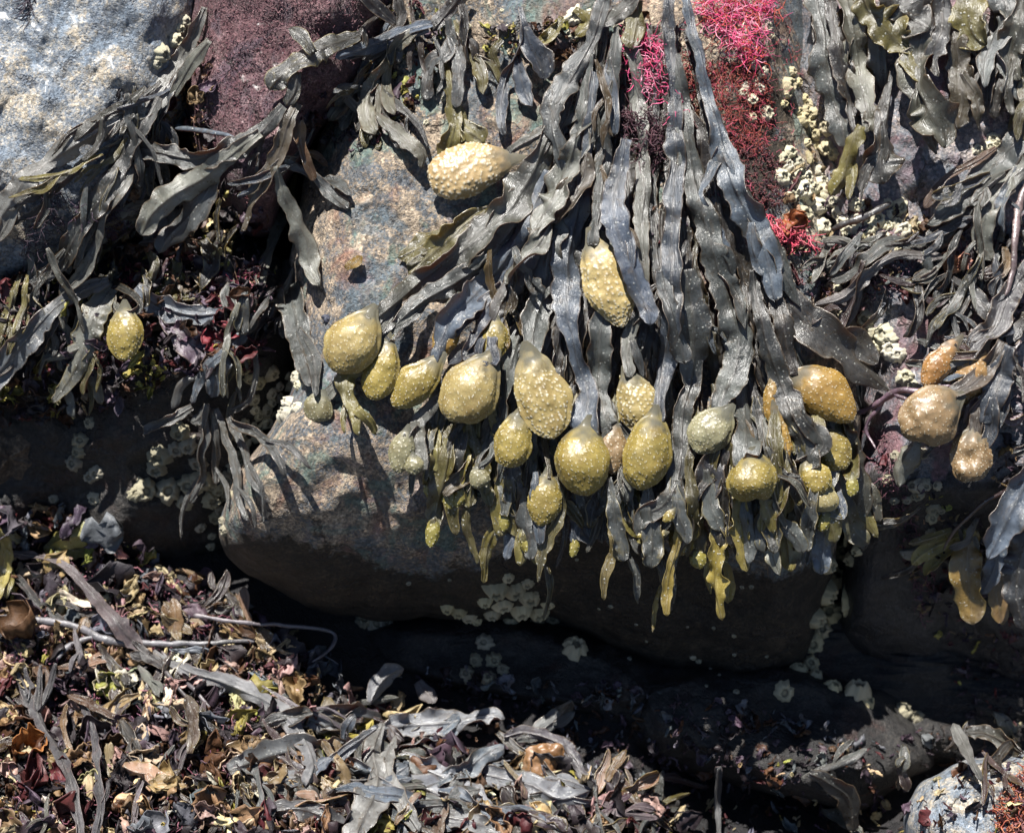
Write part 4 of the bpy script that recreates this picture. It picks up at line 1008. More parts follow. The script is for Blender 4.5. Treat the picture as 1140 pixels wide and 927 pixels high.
# ================================================================ GROUND PIECES
GS = [
    ('purple-brown stalk arching in at the left above the litter', [([(-30, 612, 4), (30, 618, 4), (65, 627, 5), (92, 650, 6), (118, 680, 8), (140, 705, 10), (158, 724, 4)], 34)], (0.13, 0.095, 0.10), M_STALK),
    ('long pale stalk lying level across the litter', [([(-30, 686, 5), (40, 690, 5), (85, 697, 6), (115, 712, 7), (160, 716, 6), (225, 716, 5), (285, 712, 4)], 28, dict(tube=True)), ([(62, 735, 3), (80, 716, 4), (112, 709, 4), (125, 713, 4)], 26, dict(tube=True))], (0.20, 0.19, 0.20), M_STALK),
    ('thin stem hooked at its end in front of the dark gap', [([(216, 684, 3), (262, 692, 3), (320, 696, 3), (360, 700, 3), (373, 708, 3), (366, 724, 3), (347, 737, 2)], 46, dict(tube=True))], (0.20, 0.17, 0.18), M_STALK),
    ('curved grey strap bending down beside the crumpled blades', [([(172, 724, 4), (205, 745, 6), (240, 756, 8), (275, 770, 9), (308, 788, 9), (334, 818, 9), (348, 850, 9), (340, 875, 8)], 34)], (0.15, 0.15, 0.16), M_STALK),
    ('pair of dark thin stems crossing below the level stalk', [([(165, 728, 3), (190, 755, 3.5), (215, 782, 3)], 26, dict(tube=True)), ([(180, 725, 3), (200, 750, 4), (235, 790, 3)], 22, dict(tube=True))], (0.10, 0.08, 0.09), M_STALK),
    ('forked lilac stem with a feathered top at the lower left', [([(28, 742, 3), (34, 770, 6), (46, 805, 7), (62, 832, 6), (78, 865, 6), (86, 905, 5), (90, 940, 5)], 36), ([(18, 748, 3), (28, 775, 5), (36, 790, 5)], 38), ([(62, 738, 3), (54, 768, 4), (42, 792, 5)], 38), ([(44, 740, 3), (42, 770, 4), (40, 792, 4)], 40)], (0.22, 0.20, 0.23), M_STALK),
    ('slim lilac stem standing beside the feathered one', [([(92, 782, 3), (104, 815, 5), (110, 850, 5), (112, 890, 5), (106, 940, 5)], 38), ([(112, 895, 3), (120, 880, 3), (122, 868, 2)], 38)], (0.20, 0.18, 0.21), M_STALK),
    ('grey leaf raised at the head of the lower pile', [([(412, 782, 5), (420, 762, 12), (434, 748, 13), (450, 744, 6)], 60)], (0.17, 0.175, 0.18), M_BLADE),
    ('small curled leaf behind the raised grey leaf', [([(466, 758, 6), (474, 770, 9), (484, 782, 5)], 44)], (0.15, 0.14, 0.14), M_BLADE),
    ('long wavy blue-grey blade across the lower pile', [([(418, 815, 8), (445, 808, 12), (480, 806, 14), (515, 802, 14), (545, 798, 10), (562, 800, 5)], 34)], (0.17, 0.18, 0.19), M_BLADE),
    ('broad folded blade on the left of the lower pile', [([(255, 858, 8), (285, 845, 16), (320, 835, 18), (355, 832, 15), (385, 825, 7)], 26), ([(260, 870, 8), (300, 872, 11), (340, 862, 10)], 22)], (0.17, 0.18, 0.19), M_BLADE),
    ('blue-grey blade stretched behind the curved strap', [([(335, 808, 8), (370, 798, 12), (400, 796, 14), (425, 802, 7)], 24), ([(300, 815, 7), (340, 800, 9), (370, 812, 9)], 22)], (0.16, 0.17, 0.18), M_BLADE),
    ('wide blade slanting down through the middle of the lower pile', [([(432, 848, 8), (462, 852, 13), (498, 868, 16), (530, 888, 15), (545, 905, 7)], 26), ([(445, 862, 8), (480, 880, 11), (515, 900, 9)], 22)], (0.16, 0.17, 0.185), M_BLADE),
    ('ruffled blade forming the right arm of the lower pile', [([(515, 855, 7), (550, 864, 11), (590, 874, 13), (625, 888, 14), (655, 880, 6)], 26)], (0.16, 0.17, 0.18), M_BLADE),
    ('upright blades at the pile bottom under the raised leaf', [([(425, 805, 6), (416, 835, 11), (420, 868, 13), (408, 900, 15), (392, 935, 12)], 36), ([(440, 820, 5), (432, 850, 8), (445, 890, 10), (468, 925, 10)], 40)], (0.17, 0.17, 0.165), M_BLADE),
    ('dark blade edge framing the brown blistered lump', [([(560, 820, 5), (585, 815, 7), (620, 825, 7), (642, 845, 8), (650, 868, 5)], 34)], (0.12, 0.11, 0.12), M_BLADE),
    ('grey shreds at the bottom edge of the lower pile', [([(280, 905, 7), (330, 900, 12), (370, 912, 12), (400, 930, 6)], 24), ([(475, 905, 6), (520, 915, 11), (560, 930, 8)], 26)], (0.15, 0.155, 0.165), M_BLADE),
    ('small forked weed rising by the shaded gap at lower right', [([(800, 932, 3), (798, 895, 4), (800, 860, 4), (803, 853, 5)], 20)], (0.16, 0.16, 0.18), M_STALK),
    ('pale spray of weed standing in front of the corner stone', [([(1092, 868, 3), (1080, 845, 4), (1070, 820, 8), (1062, 805, 5)], 30)], (0.26, 0.25, 0.20), M_STALK),
    ('leaf lying on the top of the corner stone', [([(1075, 815, 6), (1100, 818, 9), (1125, 828, 8), (1140, 838, 4)], 24)], (0.14, 0.14, 0.12), M_BLADE),
    ('folded olive leaf beside the shaded weed at lower right', [([(900, 860, 6), (925, 872, 9), (945, 890, 12), (950, 925, 8)], 16), ([(915, 900, 6), (940, 912, 9), (962, 930, 6)], 22)], (0.11, 0.12, 0.10), M_BLADE),
    ('small gleaming green leaf at the left top of the litter', [([(48, 612, 6), (70, 600, 12), (92, 595, 13), (108, 600, 6)], 30), ([(60, 625, 8), (80, 612, 10), (100, 618, 6)], 26)], (0.28, 0.27, 0.07), M_OLIVE),
    ('yellow-green torn leaf at the left edge of the litter', [([(-15, 580, 6), (5, 605, 9), (2, 640, 9), (-5, 670, 5)], 26)], (0.28, 0.24, 0.07), M_OLIVE),
]
for lb, br, c, m in GS:
    frond(lb, br, lift=8, col=tuple(v * 0.78 for v in c), mat=m, ruf=0.5, twist=0.6, fall=0.8, jag=0.2, ws=1.05, rib=2.5, split=lb in SPLIT, name='weed_stalk' if m is M_STALK else 'rockweed_frond')
frond('brown blistered receptacle lying in the lower pile', [([(580, 870, 5), (590, 860, 6), (598, 852, 6)], 0)],
      [B(604, 846, 27, 17, 210, 34, col=(0.20, 0.105, 0.045), rumple=0.35, sp=40, rimh=0.2, depth=0.6, notch=0.3)], lift=20, col=(0.12, 0.09, 0.07))

# ---------------------------------------------------------------- flakes (dried scraps)
CREAM = (0.46, 0.36, 0.21); TANF = (0.24, 0.155, 0.08); BROWN = (0.075, 0.034, 0.016); DRED = (0.08, 0.018, 0.02); PURP = (0.075, 0.05, 0.068); GRYF = (0.13, 0.135, 0.15); YG = (0.28, 0.25, 0.06); PNK = (0.34, 0.22, 0.19); BLK = (0.03, 0.022, 0.025)
WHT = (0.62, 0.58, 0.45)


def flake(x, y, size, w, col, r, asp=None, nu=9, nv=7, tilt=0.9):
    asp = asp or r.uniform(0.35, 0.9)
    u = np.linspace(-1, 1, nu); v = np.linspace(-1, 1, nv)
    U, V = np.meshgrid(u, v, indexing='ij')
    s = r.integers(0, 9999)
    q = np.stack([U * 1.6 + s, V * 1.6, V * 0 + s * .37], -1)
    wid = np.sqrt(np.clip(1.05 - U ** 2, 0.03, 1)) * (1 + 0.35 * vn(np.stack([U * 2.3 + s, np.sign(V) * 4.0, U * 0], -1), 5) + 0.3 * vn(np.stack([U * 5 + s, np.sign(V) * 9.0, U * 0], -1), 6))
    X = U * size; Yv = V * wid * size * asp
    Z = size * (r.uniform(-.6, .6) * U ** 2 + r.uniform(-1.1, 1.6) * asp * V ** 2 + 0.42 * vn(q, 3) + 0.30 * vn(q * 2.6, 4))
    p = np.stack([X, Yv, Z], -1).reshape(-1, 3)
    # rotation
    a, b, c = r.uniform(0, 6.283), r.uniform(-tilt, tilt), r.uniform(-tilt, tilt)
    Rz = np.array([[math.cos(a), -math.sin(a), 0], [math.sin(a), math.cos(a), 0], [0, 0, 1]])
    Rx = np.array([[1, 0, 0], [0, math.cos(b), -math.sin(b)], [0, math.sin(b), math.cos(b)]])
    Ry = np.array([[math.cos(c), 0, math.sin(c)], [0, 1, 0], [-math.sin(c), 0, math.cos(c)]])
    p = p @ (Rz @ Ry @ Rx).T
    g = p.reshape(nu, nv, 3)
    n = np.cross(np.gradient(g, axis=0), np.gradient(g, axis=1)); n /= np.linalg.norm(n, axis=2)[..., None] + 1e-9
    th = max(0.5, size * 0.05)
    top = (g + n * th / 2).reshape(-1, 3); bot = (g - n * th / 2).reshape(-1, 3)
    VV = np.concatenate([top, bot]); VV = np.stack([x + VV[:, 0], y - VV[:, 1], w + VV[:, 2]], -1)
    F = []; o2 = nu * nv
    for i in range(nu - 1):
        for j in range(nv - 1):
            k = i * nv + j
            F.append((k, k + nv, k + nv + 1, k + 1)); F.append((o2 + k, o2 + k + 1, o2 + k + nv + 1, o2 + k + nv))
        for k in (i * nv, i * nv + nv - 1): F.append((k, o2 + k, o2 + k + nv, k + nv))
    for j in range(nv - 1):
        for k in (j, (nu - 1) * nv + j): F.append((k, k + 1, o2 + k + 1, o2 + k))
    jit = r.uniform(0.7, 1.3)
    C = np.tile(np.array(col) * jit, (len(VV), 1))
    C[:, :] *= (1 + 0.05 * r.normal(size=3))[None]
    C *= (1 + 0.35 * vn(q * 2.0, 8).reshape(-1))[np.r_[0:nu * nv, 0:nu * nv], None]
    return VV, F, np.clip(C, 0.004, 0.8)


def inpoly(x, y, poly):
    c = False; j = len(poly) - 1
    for i in range(len(poly)):
        xi, yi = poly[i]; xj, yj = poly[j]
        if (yi > y) != (yj > y) and x < (xj - xi) * (y - yi) / (yj - yi) + xi: c = not c
        j = i
    return c


def scatter_pts(poly, n, r):
    xs = [p[0] for p in poly]; ys = [p[1] for p in poly]
    out = []
    while len(out) < n:
        x, y = r.uniform(min(xs), max(xs)), r.uniform(min(ys), max(ys))
        if inpoly(x, y, poly): out.append((x, y))
    return out


def merge(items, name, mat, kind='stuff'):
    V, F, C, off = [], [], [], 0
    for v, f, c in items:
        V.append(v); F.extend(tuple(int(i) + off for i in q) for q in f); C.append(c); off += len(v)
    V = P(np.concatenate(V)); C = np.concatenate(C)
    o = put(name, new_mesh(name, V, F, mat, cols=C), (0, 0, 0))
    if kind: tag(o, kind=kind)
    return o


def litter(name, poly, n, pal, smin, smax, lmax, seed, label=None):
    r = np.random.default_rng(seed)
    cs = [c for c, w in pal]; ws = np.array([w for c, w in pal], float); ws /= ws.sum()
    its = []
    for x, y in scatter_pts(poly, n, r):
        w, _ = hit(x, y)
        if w < -500: continue
        s = smin + (smax - smin) * r.random() ** 2.6
        cl = float(vn(np.array([x / 40, y / 40, seed]), 77))     # patchy palette
        k = r.choice(len(cs), p=ws) if r.random() < 0.5 else int(np.clip((cl * 0.5 + 0.5) * len(cs), 0, len(cs) - 1))
        its.append(flake(x, y, s, w + r.uniform(0, lmax), cs[k], r, asp=r.choice([r.uniform(.08, .22), r.uniform(.12, .3), r.uniform(.35, .8)])))
    o = merge(its, name, M_FLAKE)
    if label: o['label'] = label
    return o


LIT1 = [(-250, 560), (60, 565), (150, 600), (240, 650), (360, 735), (430, 790), (560, 830), (700, 880), (760, 900), (820, 1060), (-250, 1060)]
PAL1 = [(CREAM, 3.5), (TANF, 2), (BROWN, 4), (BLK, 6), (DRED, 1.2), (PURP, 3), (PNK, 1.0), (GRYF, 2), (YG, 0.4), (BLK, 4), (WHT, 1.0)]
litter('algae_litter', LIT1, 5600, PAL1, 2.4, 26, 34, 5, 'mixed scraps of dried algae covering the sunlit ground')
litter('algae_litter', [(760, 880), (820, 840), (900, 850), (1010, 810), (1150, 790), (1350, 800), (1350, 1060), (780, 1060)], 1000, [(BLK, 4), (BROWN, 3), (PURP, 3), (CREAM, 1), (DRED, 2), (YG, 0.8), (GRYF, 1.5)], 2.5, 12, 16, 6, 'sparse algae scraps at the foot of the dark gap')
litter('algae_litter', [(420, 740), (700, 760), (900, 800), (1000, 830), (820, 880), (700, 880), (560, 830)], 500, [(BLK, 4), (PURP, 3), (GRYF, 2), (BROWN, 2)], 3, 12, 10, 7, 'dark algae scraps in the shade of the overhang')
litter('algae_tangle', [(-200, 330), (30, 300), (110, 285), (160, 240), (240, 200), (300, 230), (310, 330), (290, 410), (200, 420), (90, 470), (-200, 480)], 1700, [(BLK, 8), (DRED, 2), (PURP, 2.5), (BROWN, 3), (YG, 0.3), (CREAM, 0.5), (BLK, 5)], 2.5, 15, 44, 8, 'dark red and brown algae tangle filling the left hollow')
litter('algae_tangle', [(868, 250), (900, 150), (960, 220), (1060, 250), (1160, 240), (1300, 260), (1300, 350), (1150, 340), (1040, 330), (940, 345), (880, 330)], 620, [(CREAM, 1.5), (BROWN, 3), (PURP, 3), (TANF, 2), (GRYF, 2), (DRED, 2), (BLK, 3)], 2.5, 12, 14, 9, 'shreds of algae packed along the ledge above the crevice')
litter('algae_tangle', [(215, 40), (235, 60), (240, 200), (200, 260), (150, 240), (110, 290), (100, 250), (150, 180), (165, 130), (120, 130), (130, 100), (180, 100)], 420, [(BLK, 4), (BROWN, 4), (TANF, 1.5), (DRED, 2), (PURP, 2), (YG, .4)], 2.5, 11, 10, 14, 'brown scraps caught between the pale slab and the purple rock')
litter('algae_tangle', [(1090, 330), (1300, 330), (1300, 560), (1100, 560), (1120, 450)], 260, [(BLK, 3), (PURP, 3), (GRYF, 2), (TANF, 1)], 3, 12, 14, 10, 'dark scraps down the right edge')
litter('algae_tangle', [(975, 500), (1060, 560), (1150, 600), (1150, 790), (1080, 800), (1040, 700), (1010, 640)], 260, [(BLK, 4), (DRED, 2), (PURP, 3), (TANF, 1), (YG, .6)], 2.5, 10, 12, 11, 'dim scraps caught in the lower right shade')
litter('algae_tangle', [(425, 0), (480, -10), (500, 60), (440, 150), (390, 170), (330, 140), (345, 112), (405, 85)], 220, [(BLK, 5), (BROWN, 2), (DRED, 2), (YG, .6), (PURP, 2)], 3, 11, 12, 12, 'dark scraps in the cleft left of the bare rock')
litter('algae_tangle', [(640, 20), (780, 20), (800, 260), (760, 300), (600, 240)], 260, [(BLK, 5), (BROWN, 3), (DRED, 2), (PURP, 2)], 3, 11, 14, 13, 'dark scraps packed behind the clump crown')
litter('algae_tangle', [(540, 30), (660, 20), (650, 60), (600, 70), (540, 60)], 90, [(BLK, 3), (YG, 2), (BROWN, 3), (CREAM, 1)], 3, 9, 8, 15, 'bits of weed along the rim above the bare rock')

# bigger scraps one can count
r = np.random.default_rng(91)
spots = [tuple(q) for q in scatter_pts([(-20, 640), (120, 640), (330, 740), (380, 900), (700, 900), (700, 930), (-20, 930)], 70, np.random.default_rng(5))] + [(190, 380 + 270), (130, 735), (95, 730), (215, 830), (70, 850), (40, 865), (12, 885), (150, 900), (250, 905), (345, 925), (300, 735), (265, 745), (230, 815), (160, 840), (205, 900), (690, 905), (660, 920), (30, 640), (20, 840), (120, 760), (180, 770), (275, 880), (720, 900), (150, 660), (185, 640), (230, 900), (60, 905), (100, 865), (330, 770), (240, 870), (140, 810), (5, 760), (20, 720), (590, 905), (610, 915), (560, 915)]
cset = [(CREAM, 'cream'), (TANF, 'tan'), (BROWN, 'brown'), (PNK, 'pinkish'), (PURP, 'purple-grey'), (YG, 'yellow-green')]
for k, (x, y) in enumerate(spots):
    c, cn = cset[[0, 0, 1, 0, 2, 1, 1, 0, 1, 3, 5, 0, 0, 2, 1, 0, 0, 5, 4, 1, 3, 1, 0, 3, 0, 0, 1, 2, 4, 1, 4, 3, 0, 1, 0, 1][k % 36]]
    w, nn = hit(x, y)
    v, f, cc = flake(x, y, r.uniform(11, 21), w + r.uniform(16, 34), c, r, asp=r.uniform(.25, .7), nu=19, nv=15, tilt=0.6)
    base = P([x, y, w])
    o = put('weed_scrap', new_mesh('weed_scrap', P(v) - base, f, M_FLAKE, cols=cc), base)
    tag(o, 'curled %s scrap of dried weed lying on the litter' % cn, 'dried seaweed', 'curled %s weed scraps' % cn)
for x, y, s, c, lb in [(246, 376, 22, (0.22, 0.035, 0.045), 'crinkled dark red leaf behind the grey strap'), (212, 372, 17, (0.13, 0.07, 0.11), 'purple leaf beside the crinkled red one'),
                       (884, 250, 17, (0.30, 0.09, 0.025), 'rust orange leaf under the small pink tuft'), (30, 835, 20, (0.30, 0.12, 0.03), 'glowing orange-brown leaf at the lower left'),
                       (1060, 290, 14, (0.42, 0.20, 0.12), 'peach coloured leaf on the ledge'), (1075, 288, 10, (0.36, 0.16, 0.12), 'rosy leaf beside the peach coloured one')]:
    w, nn = hit(x, y)
    v, f, cc = flake(x, y, s, w + 22, c, r, asp=0.75, nu=23, nv=19, tilt=0.4)
    base = P([x, y, w])
    tag(put('algae_leaf', new_mesh('algae_leaf', P(v) - base, f, M_FLAKE, cols=cc), base), lb, 'seaweed')


# ---------------------------------------------------------------- threads
def threads(poly, n, lmin, lmax, rad, cols, seed, lift=10, droop=0.5, branch=0.0, curl=0.5):
    r = np.random.default_rng(seed)
    V, F, C, off = [], [], [], 0
    a3 = np.array([0, 2.094, 4.189])
    for x, y in scatter_pts(poly, n, r):
        w, _ = hit(x, y)
        L = r.uniform(lmin, lmax); m = 7
        d = np.array([r.normal(), r.normal() - droop, r.uniform(-.2, .9)]); d /= np.linalg.norm(d)
        p = np.array([x, -y, w + r.uniform(0, lift)]); pts = [p]
        for i in range(m - 1):
            d = d + r.normal(0, curl, 3); d[2] -= 0.12; d /= np.linalg.norm(d)
            p = p + d * L / (m - 1); pts.append(p)
        pts = np.array(pts)
        T = np.gradient(pts, axis=0); T /= np.linalg.norm(T, axis=1)[:, None] + 1e-9
        Bq = np.cross(T, [0.1, 0.2, 1.0]); Bq /= np.linalg.norm(Bq, axis=1)[:, None] + 1e-9
        N = np.cross(Bq, T)
        rr = rad * np.linspace(1, 0.5, m) * r.uniform(.7, 1.3)
        G = pts[:, None] + rr[:, None, None] * (np.cos(a3)[None, :, None] * Bq[:, None] + np.sin(a3)[None, :, None] * N[:, None])
        g = G.reshape(-1, 3); g[:, 1] *= -1
        V.append(g)
        for i in range(m - 1):
            for j in range(3):
                F.append((off + i * 3 + j, off + i * 3 + (j + 1) % 3, off + i * 3 + 3 + (j + 1) % 3, off + i * 3 + 3 + j))
        c = np.array(cols[r.integers(len(cols))]) * r.uniform(.75, 1.25)
        C.append(np.tile(c, (len(g), 1))); off += len(g)
    return np.concatenate(V), F, np.clip(np.concatenate(C), 0, .9)


def tuft(name, label, poly, n, lmin, lmax, rad, cols, seed, kind=None, **kw):
    V, F, C = threads(poly, n, lmin, lmax, rad, cols, seed, **kw)
    Wp = P(V); b = Wp.mean(0)
    o = put(name, new_mesh(name, Wp - b, F, M_THREAD, cols=C), b)
    if kind: tag(o, label, kind=kind)
    else: tag(o, label, 'algae')
    return o


HOT = [(0.72, 0.06, 0.20), (0.78, 0.14, 0.30), (0.5, 0.03, 0.10), (0.80, 0.34, 0.45)]
tuft('pink_algae', 'bright pink thready algae caught between the clump straps', [(694, 45), (705, 28), (722, 32), (738, 50), (742, 90), (735, 108), (712, 100), (700, 75)], 380, 14, 36, 0.5, HOT, 31, lift=22)
tuft('pink_algae', 'hot pink algae fan at the top right of the clump crown', [(775, -10), (860, -10), (866, 15), (845, 35), (850, 65), (835, 70), (815, 45), (795, 30), (780, 15)], 620, 12, 38, 0.5, HOT + [(0.55, 0.10, 0.05)], 32, lift=22)
tuft('pink_algae', 'thin pink strand trailing onto the dark twig tuft', [(735, 108), (765, 120), (770, 140), (745, 130)], 40, 14, 30, 0.6, HOT, 33, lift=34)
tuft('pink_algae', 'small pink tuft on the rust orange leaf', [(852, 240), (872, 245), (905, 262), (902, 275), (875, 272), (855, 255)], 170, 12, 26, 0.75, [(0.62, 0.07, 0.12), (0.7, 0.16, 0.2)], 34, lift=26)
tuft('red_algae_turf', 'short red-orange algae turf below the hot pink fan', [(760, 60), (800, 70), (850, 70), (862, 120), (850, 170), (815, 170), (790, 130), (765, 110)], 1500, 4, 14, 0.5, [(0.24, 0.035, 0.025), (0.15, 0.025, 0.025), (0.30, 0.07, 0.05), (0.35, 0.05, 0.08)], 35, kind='stuff', lift=7)
tuft('red_algae_turf', 'sparse red threads thinning out around the red-orange turf', [(735, 40), (780, 0), (870, -10), (895, 60), (885, 180), (860, 250), (800, 230), (750, 160)], 500, 4, 16, 0.5, [(0.24, 0.035, 0.03), (0.12, 0.03, 0.035), (0.35, 0.06, 0.1)], 48, kind='stuff', lift=6)
tuft('purple_algae_turf', 'short purple algae turf on the rock right of the crown', [(790, 130), (850, 160), (872, 180), (875, 225), (850, 235), (820, 200), (795, 165)], 700, 4, 9, 0.7, [(0.10, 0.025, 0.03), (0.07, 0.03, 0.04), (0.16, 0.04, 0.04)], 36, kind='stuff', lift=5)
tuft('dark_twig_tuft', 'dark wiry tuft crossing the clump straps', [(680, 125), (715, 118), (735, 135), (742, 175), (728, 190), (710, 165), (690, 148)], 330, 14, 30, 0.7, [(0.05, 0.02, 0.03), (0.08, 0.03, 0.04)], 37, lift=30)
tuft('dark_twig_tuft', 'fine dark threads trailing over the lower slab', [(40, 200), (60, 190), (75, 230), (60, 270), (30, 290), (20, 260), (45, 230)], 200, 12, 26, 0.5, [(0.05, 0.03, 0.045)], 38, lift=20)
tuft('dark_twig_tuft', 'fine purple threads tangled round the slim strand', [(85, 225), (140, 235), (140, 260), (110, 262), (85, 245)], 180, 12, 26, 0.5, [(0.06, 0.035, 0.06)], 39, lift=26)
tuft('dark_twig_tuft', 'three black drips of weed at the top of the slab', [(28, -8), (36, -8), (36, 20), (30, 22)], 26, 14, 26, 0.7, [(0.04, 0.03, 0.04)], 40, lift=6, droop=2.0, curl=.2)
tuft('red_algae_turf', 'crimson branched algae in the left hollow', [(95, 320), (150, 290), (270, 300), (280, 345), (230, 340), (150, 330), (110, 430), (90, 440)], 800, 7, 18, 0.7, [(0.22, 0.025, 0.05), (0.12, 0.02, 0.04), (0.3, 0.06, 0.08)], 41, kind='stuff', lift=16)
tuft('red_algae_turf', 'pink-red strands mixed with straw above the red leaf', [(230, 310), (275, 300), (282, 335), (250, 350), (232, 335)], 260, 14, 30, 0.6, [(0.3, 0.06, 0.1), (0.45, 0.3, 0.18), (0.4, 0.15, 0.18)], 42, kind='stuff', lift=22)
tuft('purple_algae_turf', 'purple coral-like branches scattered over the litter', [(-30, 620), (160, 620), (260, 680), (330, 760), (300, 900), (120, 940), (-30, 940)], 1500, 7, 18, 0.9, [(0.13, 0.05, 0.08), (0.2, 0.07, 0.1), (0.07, 0.03, 0.05), (0.35, 0.15, 0.18)], 43, kind='stuff', lift=30)
tuft('purple_algae_turf', 'purple fuzz along the ledge above the crevice', [(880, 270), (1000, 260), (1140, 250), (1140, 340), (1000, 330), (900, 330)], 500, 7, 18, 0.7, [(0.10, 0.05, 0.08), (0.16, 0.09, 0.1)], 44, kind='stuff', lift=12)
tuft('red_algae_turf', 'rusty weed growing over the corner stone', [(1110, 900), (1125, 865), (1150, 850), (1150, 930), (1105, 930)], 420, 7, 16, 0.9, [(0.3, 0.06, 0.03), (0.42, 0.16, 0.08), (0.2, 0.08, 0.08)], 45, kind='stuff', lift=12)
tuft('purple_algae_turf', 'fine turf hanging below the brown receptacles', [(960, 470), (985, 480), (1040, 640), (1030, 700), (1015, 650)], 260, 6, 14, 0.7, [(0.12, 0.05, 0.07), (0.2, 0.08, 0.1)], 46, kind='stuff', lift=8)


tuft('purple_algae_turf', 'mauve short crusted turf over the purple rock', [(222, -20), (440, -20), (420, 50), (340, 130), (300, 160), (270, 150), (240, 200), (215, 110)], 2600, 2, 6, 0.55, [(0.15, 0.06, 0.075), (0.09, 0.035, 0.045), (0.24, 0.13, 0.14), (0.05, 0.02, 0.03)], 47, kind='stuff', lift=1.5)


# ---------------------------------------------------------------- barnacles
def barnacle_mesh(seed):
    r = np.random.default_rng(seed)
    nA = 30
    prof_r = [1.10, 1.02, 0.92, 0.78, 0.62, 0.50, 0.38, 0.32, 0.18, 0.02]
    prof_z = [-0.12, 0.04, 0.26, 0.48, 0.64, 0.70, 0.60, 0.44, 0.44, 0.50]
    inn = [0.15, 0, 0, 0, 0, 0, 0.25, 0.9, 0.5, 0.3]
    a = np.linspace(0, 2 * math.pi, nA, endpoint=False)
    pl = 0.16 * np.abs(np.sin(a * 3 + r.uniform(0, 3))) + 0.08 * np.sin(a * 9 + r.uniform(0, 6)) + 0.14 * n1(a * 1.3, seed)
    V = []; I = []
    for k, (pr, pz) in enumerate(zip(prof_r, prof_z)):
        rr = pr * (1 + pl * (1.2 if k < 6 else 0.4)); zz = pz + (0.10 * np.sin(a * 6 + seed) * (k in (4, 5, 6))) * 0.8
        sx = 1 if k < 6 else 1.15
        V.append(np.stack([rr * np.cos(a) * sx, rr * np.sin(a) * 0.9, zz + 0 * a], -1)); I += [inn[k]] * nA
    V = np.concatenate(V)
    F = [(k * nA + j, k * nA + (j + 1) % nA, (k + 1) * nA + (j + 1) % nA, (k + 1) * nA + j) for k in range(len(prof_r) - 1) for j in range(nA)]
    F.append(tuple((len(prof_r) - 1) * nA + j for j in range(nA)))
    return new_mesh('barnacle', V, F, M_BARN, {'in': I})


BM = [barnacle_mesh(s) for s in (1, 2, 3, 4, 5, 6)]


def barnacles(label, group, spec, n, rmin, rmax, col, seed, jx=0):
    """spec: list of (x,y) path points; barnacles strewn around the path with spread jx; or exact (x,y,r)"""
    r = np.random.default_rng(seed)
    lst = []
    if len(spec[0]) == 3:
        lst = [tuple(s) for s in spec]
    else:
        p = np.array(spec, float)
        n = int(n * 0.82)
        for i in range(n * 6):
            t = r.uniform(0, len(p) - 1.001); k = int(t); q = p[k] + (p[k + 1] - p[k]) * (t - k)
            rad = (rmin + (rmax - rmin) * r.random() ** 1.6) * 1.15
            x, y = q + r.normal(0, jx, 2)
            if all(math.hypot(x - a, y - b) > (rad + c) * 0.62 for a, b, c in lst): lst.append((x, y, rad))
            if len(lst) >= n: break
    for x, y, rad in lst:
        w, nn = hit(x, y)
        o = bpy.data.objects.new('barnacle', BM[r.integers(6)])
        COL.objects.link(o)
        z = Vector(nn).normalized()
        z = (z + Vector(BACK) * 0.35).normalized()
        qz = Vector((0, 0, 1)).rotation_difference(z)
        M = Matrix.Translation(Vector(P([x, y, w]))) @ qz.to_matrix().to_4x4() @ Matrix.Rotation(r.uniform(0, 6.28), 4, 'Z') @ Matrix.Diagonal((rad * K, rad * K, rad * K * r.uniform(1.0, 1.6), 1))
        o.matrix_world = M
        j = r.uniform(.75, 1.15)
        o.color = (col[0] * j, col[1] * j, col[2] * j * r.uniform(.85, 1), 1)
        tag(o, label, 'barnacle', group)


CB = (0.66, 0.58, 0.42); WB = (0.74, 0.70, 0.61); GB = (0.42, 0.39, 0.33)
barnacles('pale barnacle in the row down the crevice below the clump', 'crevice barnacles', [(938, 612, 12), (922, 628, 10), (948, 622, 9), (930, 645, 13), (942, 668, 16), (918, 660, 13), (926, 682, 14), (906, 688, 12), (916, 700, 11), (905, 715, 13), (903, 738, 9), (890, 745, 9), (908, 752, 8), (872, 770, 12), (928, 765, 10), (955, 770, 14), (965, 780, 10), (943, 600, 8), (955, 612, 7)], 0, 0, 0, CB, 3)
barnacles('yellowish barnacle in the patch on the shaded underside', 'underside barnacle patch', [(552, 655, 12), (572, 655, 12), (590, 664, 12), (560, 672, 11), (580, 678, 12), (600, 680, 12), (615, 688, 10), (548, 682, 9), (568, 692, 9), (598, 692, 8), (540, 668, 8), (610, 672, 8), (587, 648, 8), (565, 642, 7)], 0, 0, 0, CB, 4)
barnacles('small barnacle in the short row left of the underside patch', 'short underside row', [(498, 676, 8), (510, 680, 9), (522, 686, 9), (531, 690, 6)], 0, 0, 0, CB, 5)
barnacles('single round barnacle below the underside patch', None, [(640, 722, 14)], 0, 0, 0, CB, 6)
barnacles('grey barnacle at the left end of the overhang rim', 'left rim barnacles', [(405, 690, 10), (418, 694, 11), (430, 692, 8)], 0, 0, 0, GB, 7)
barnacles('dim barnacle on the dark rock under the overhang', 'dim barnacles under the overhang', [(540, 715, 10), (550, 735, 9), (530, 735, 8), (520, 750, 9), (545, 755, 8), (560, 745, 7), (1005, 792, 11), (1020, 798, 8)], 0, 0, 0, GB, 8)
barnacles('bright white barnacle in the diagonal line below the ruffled blade', 'bright diagonal barnacle line', [(325, 418), (318, 440), (305, 455), (290, 470), (272, 485)], 46, 4, 8, WB, 9, 7)
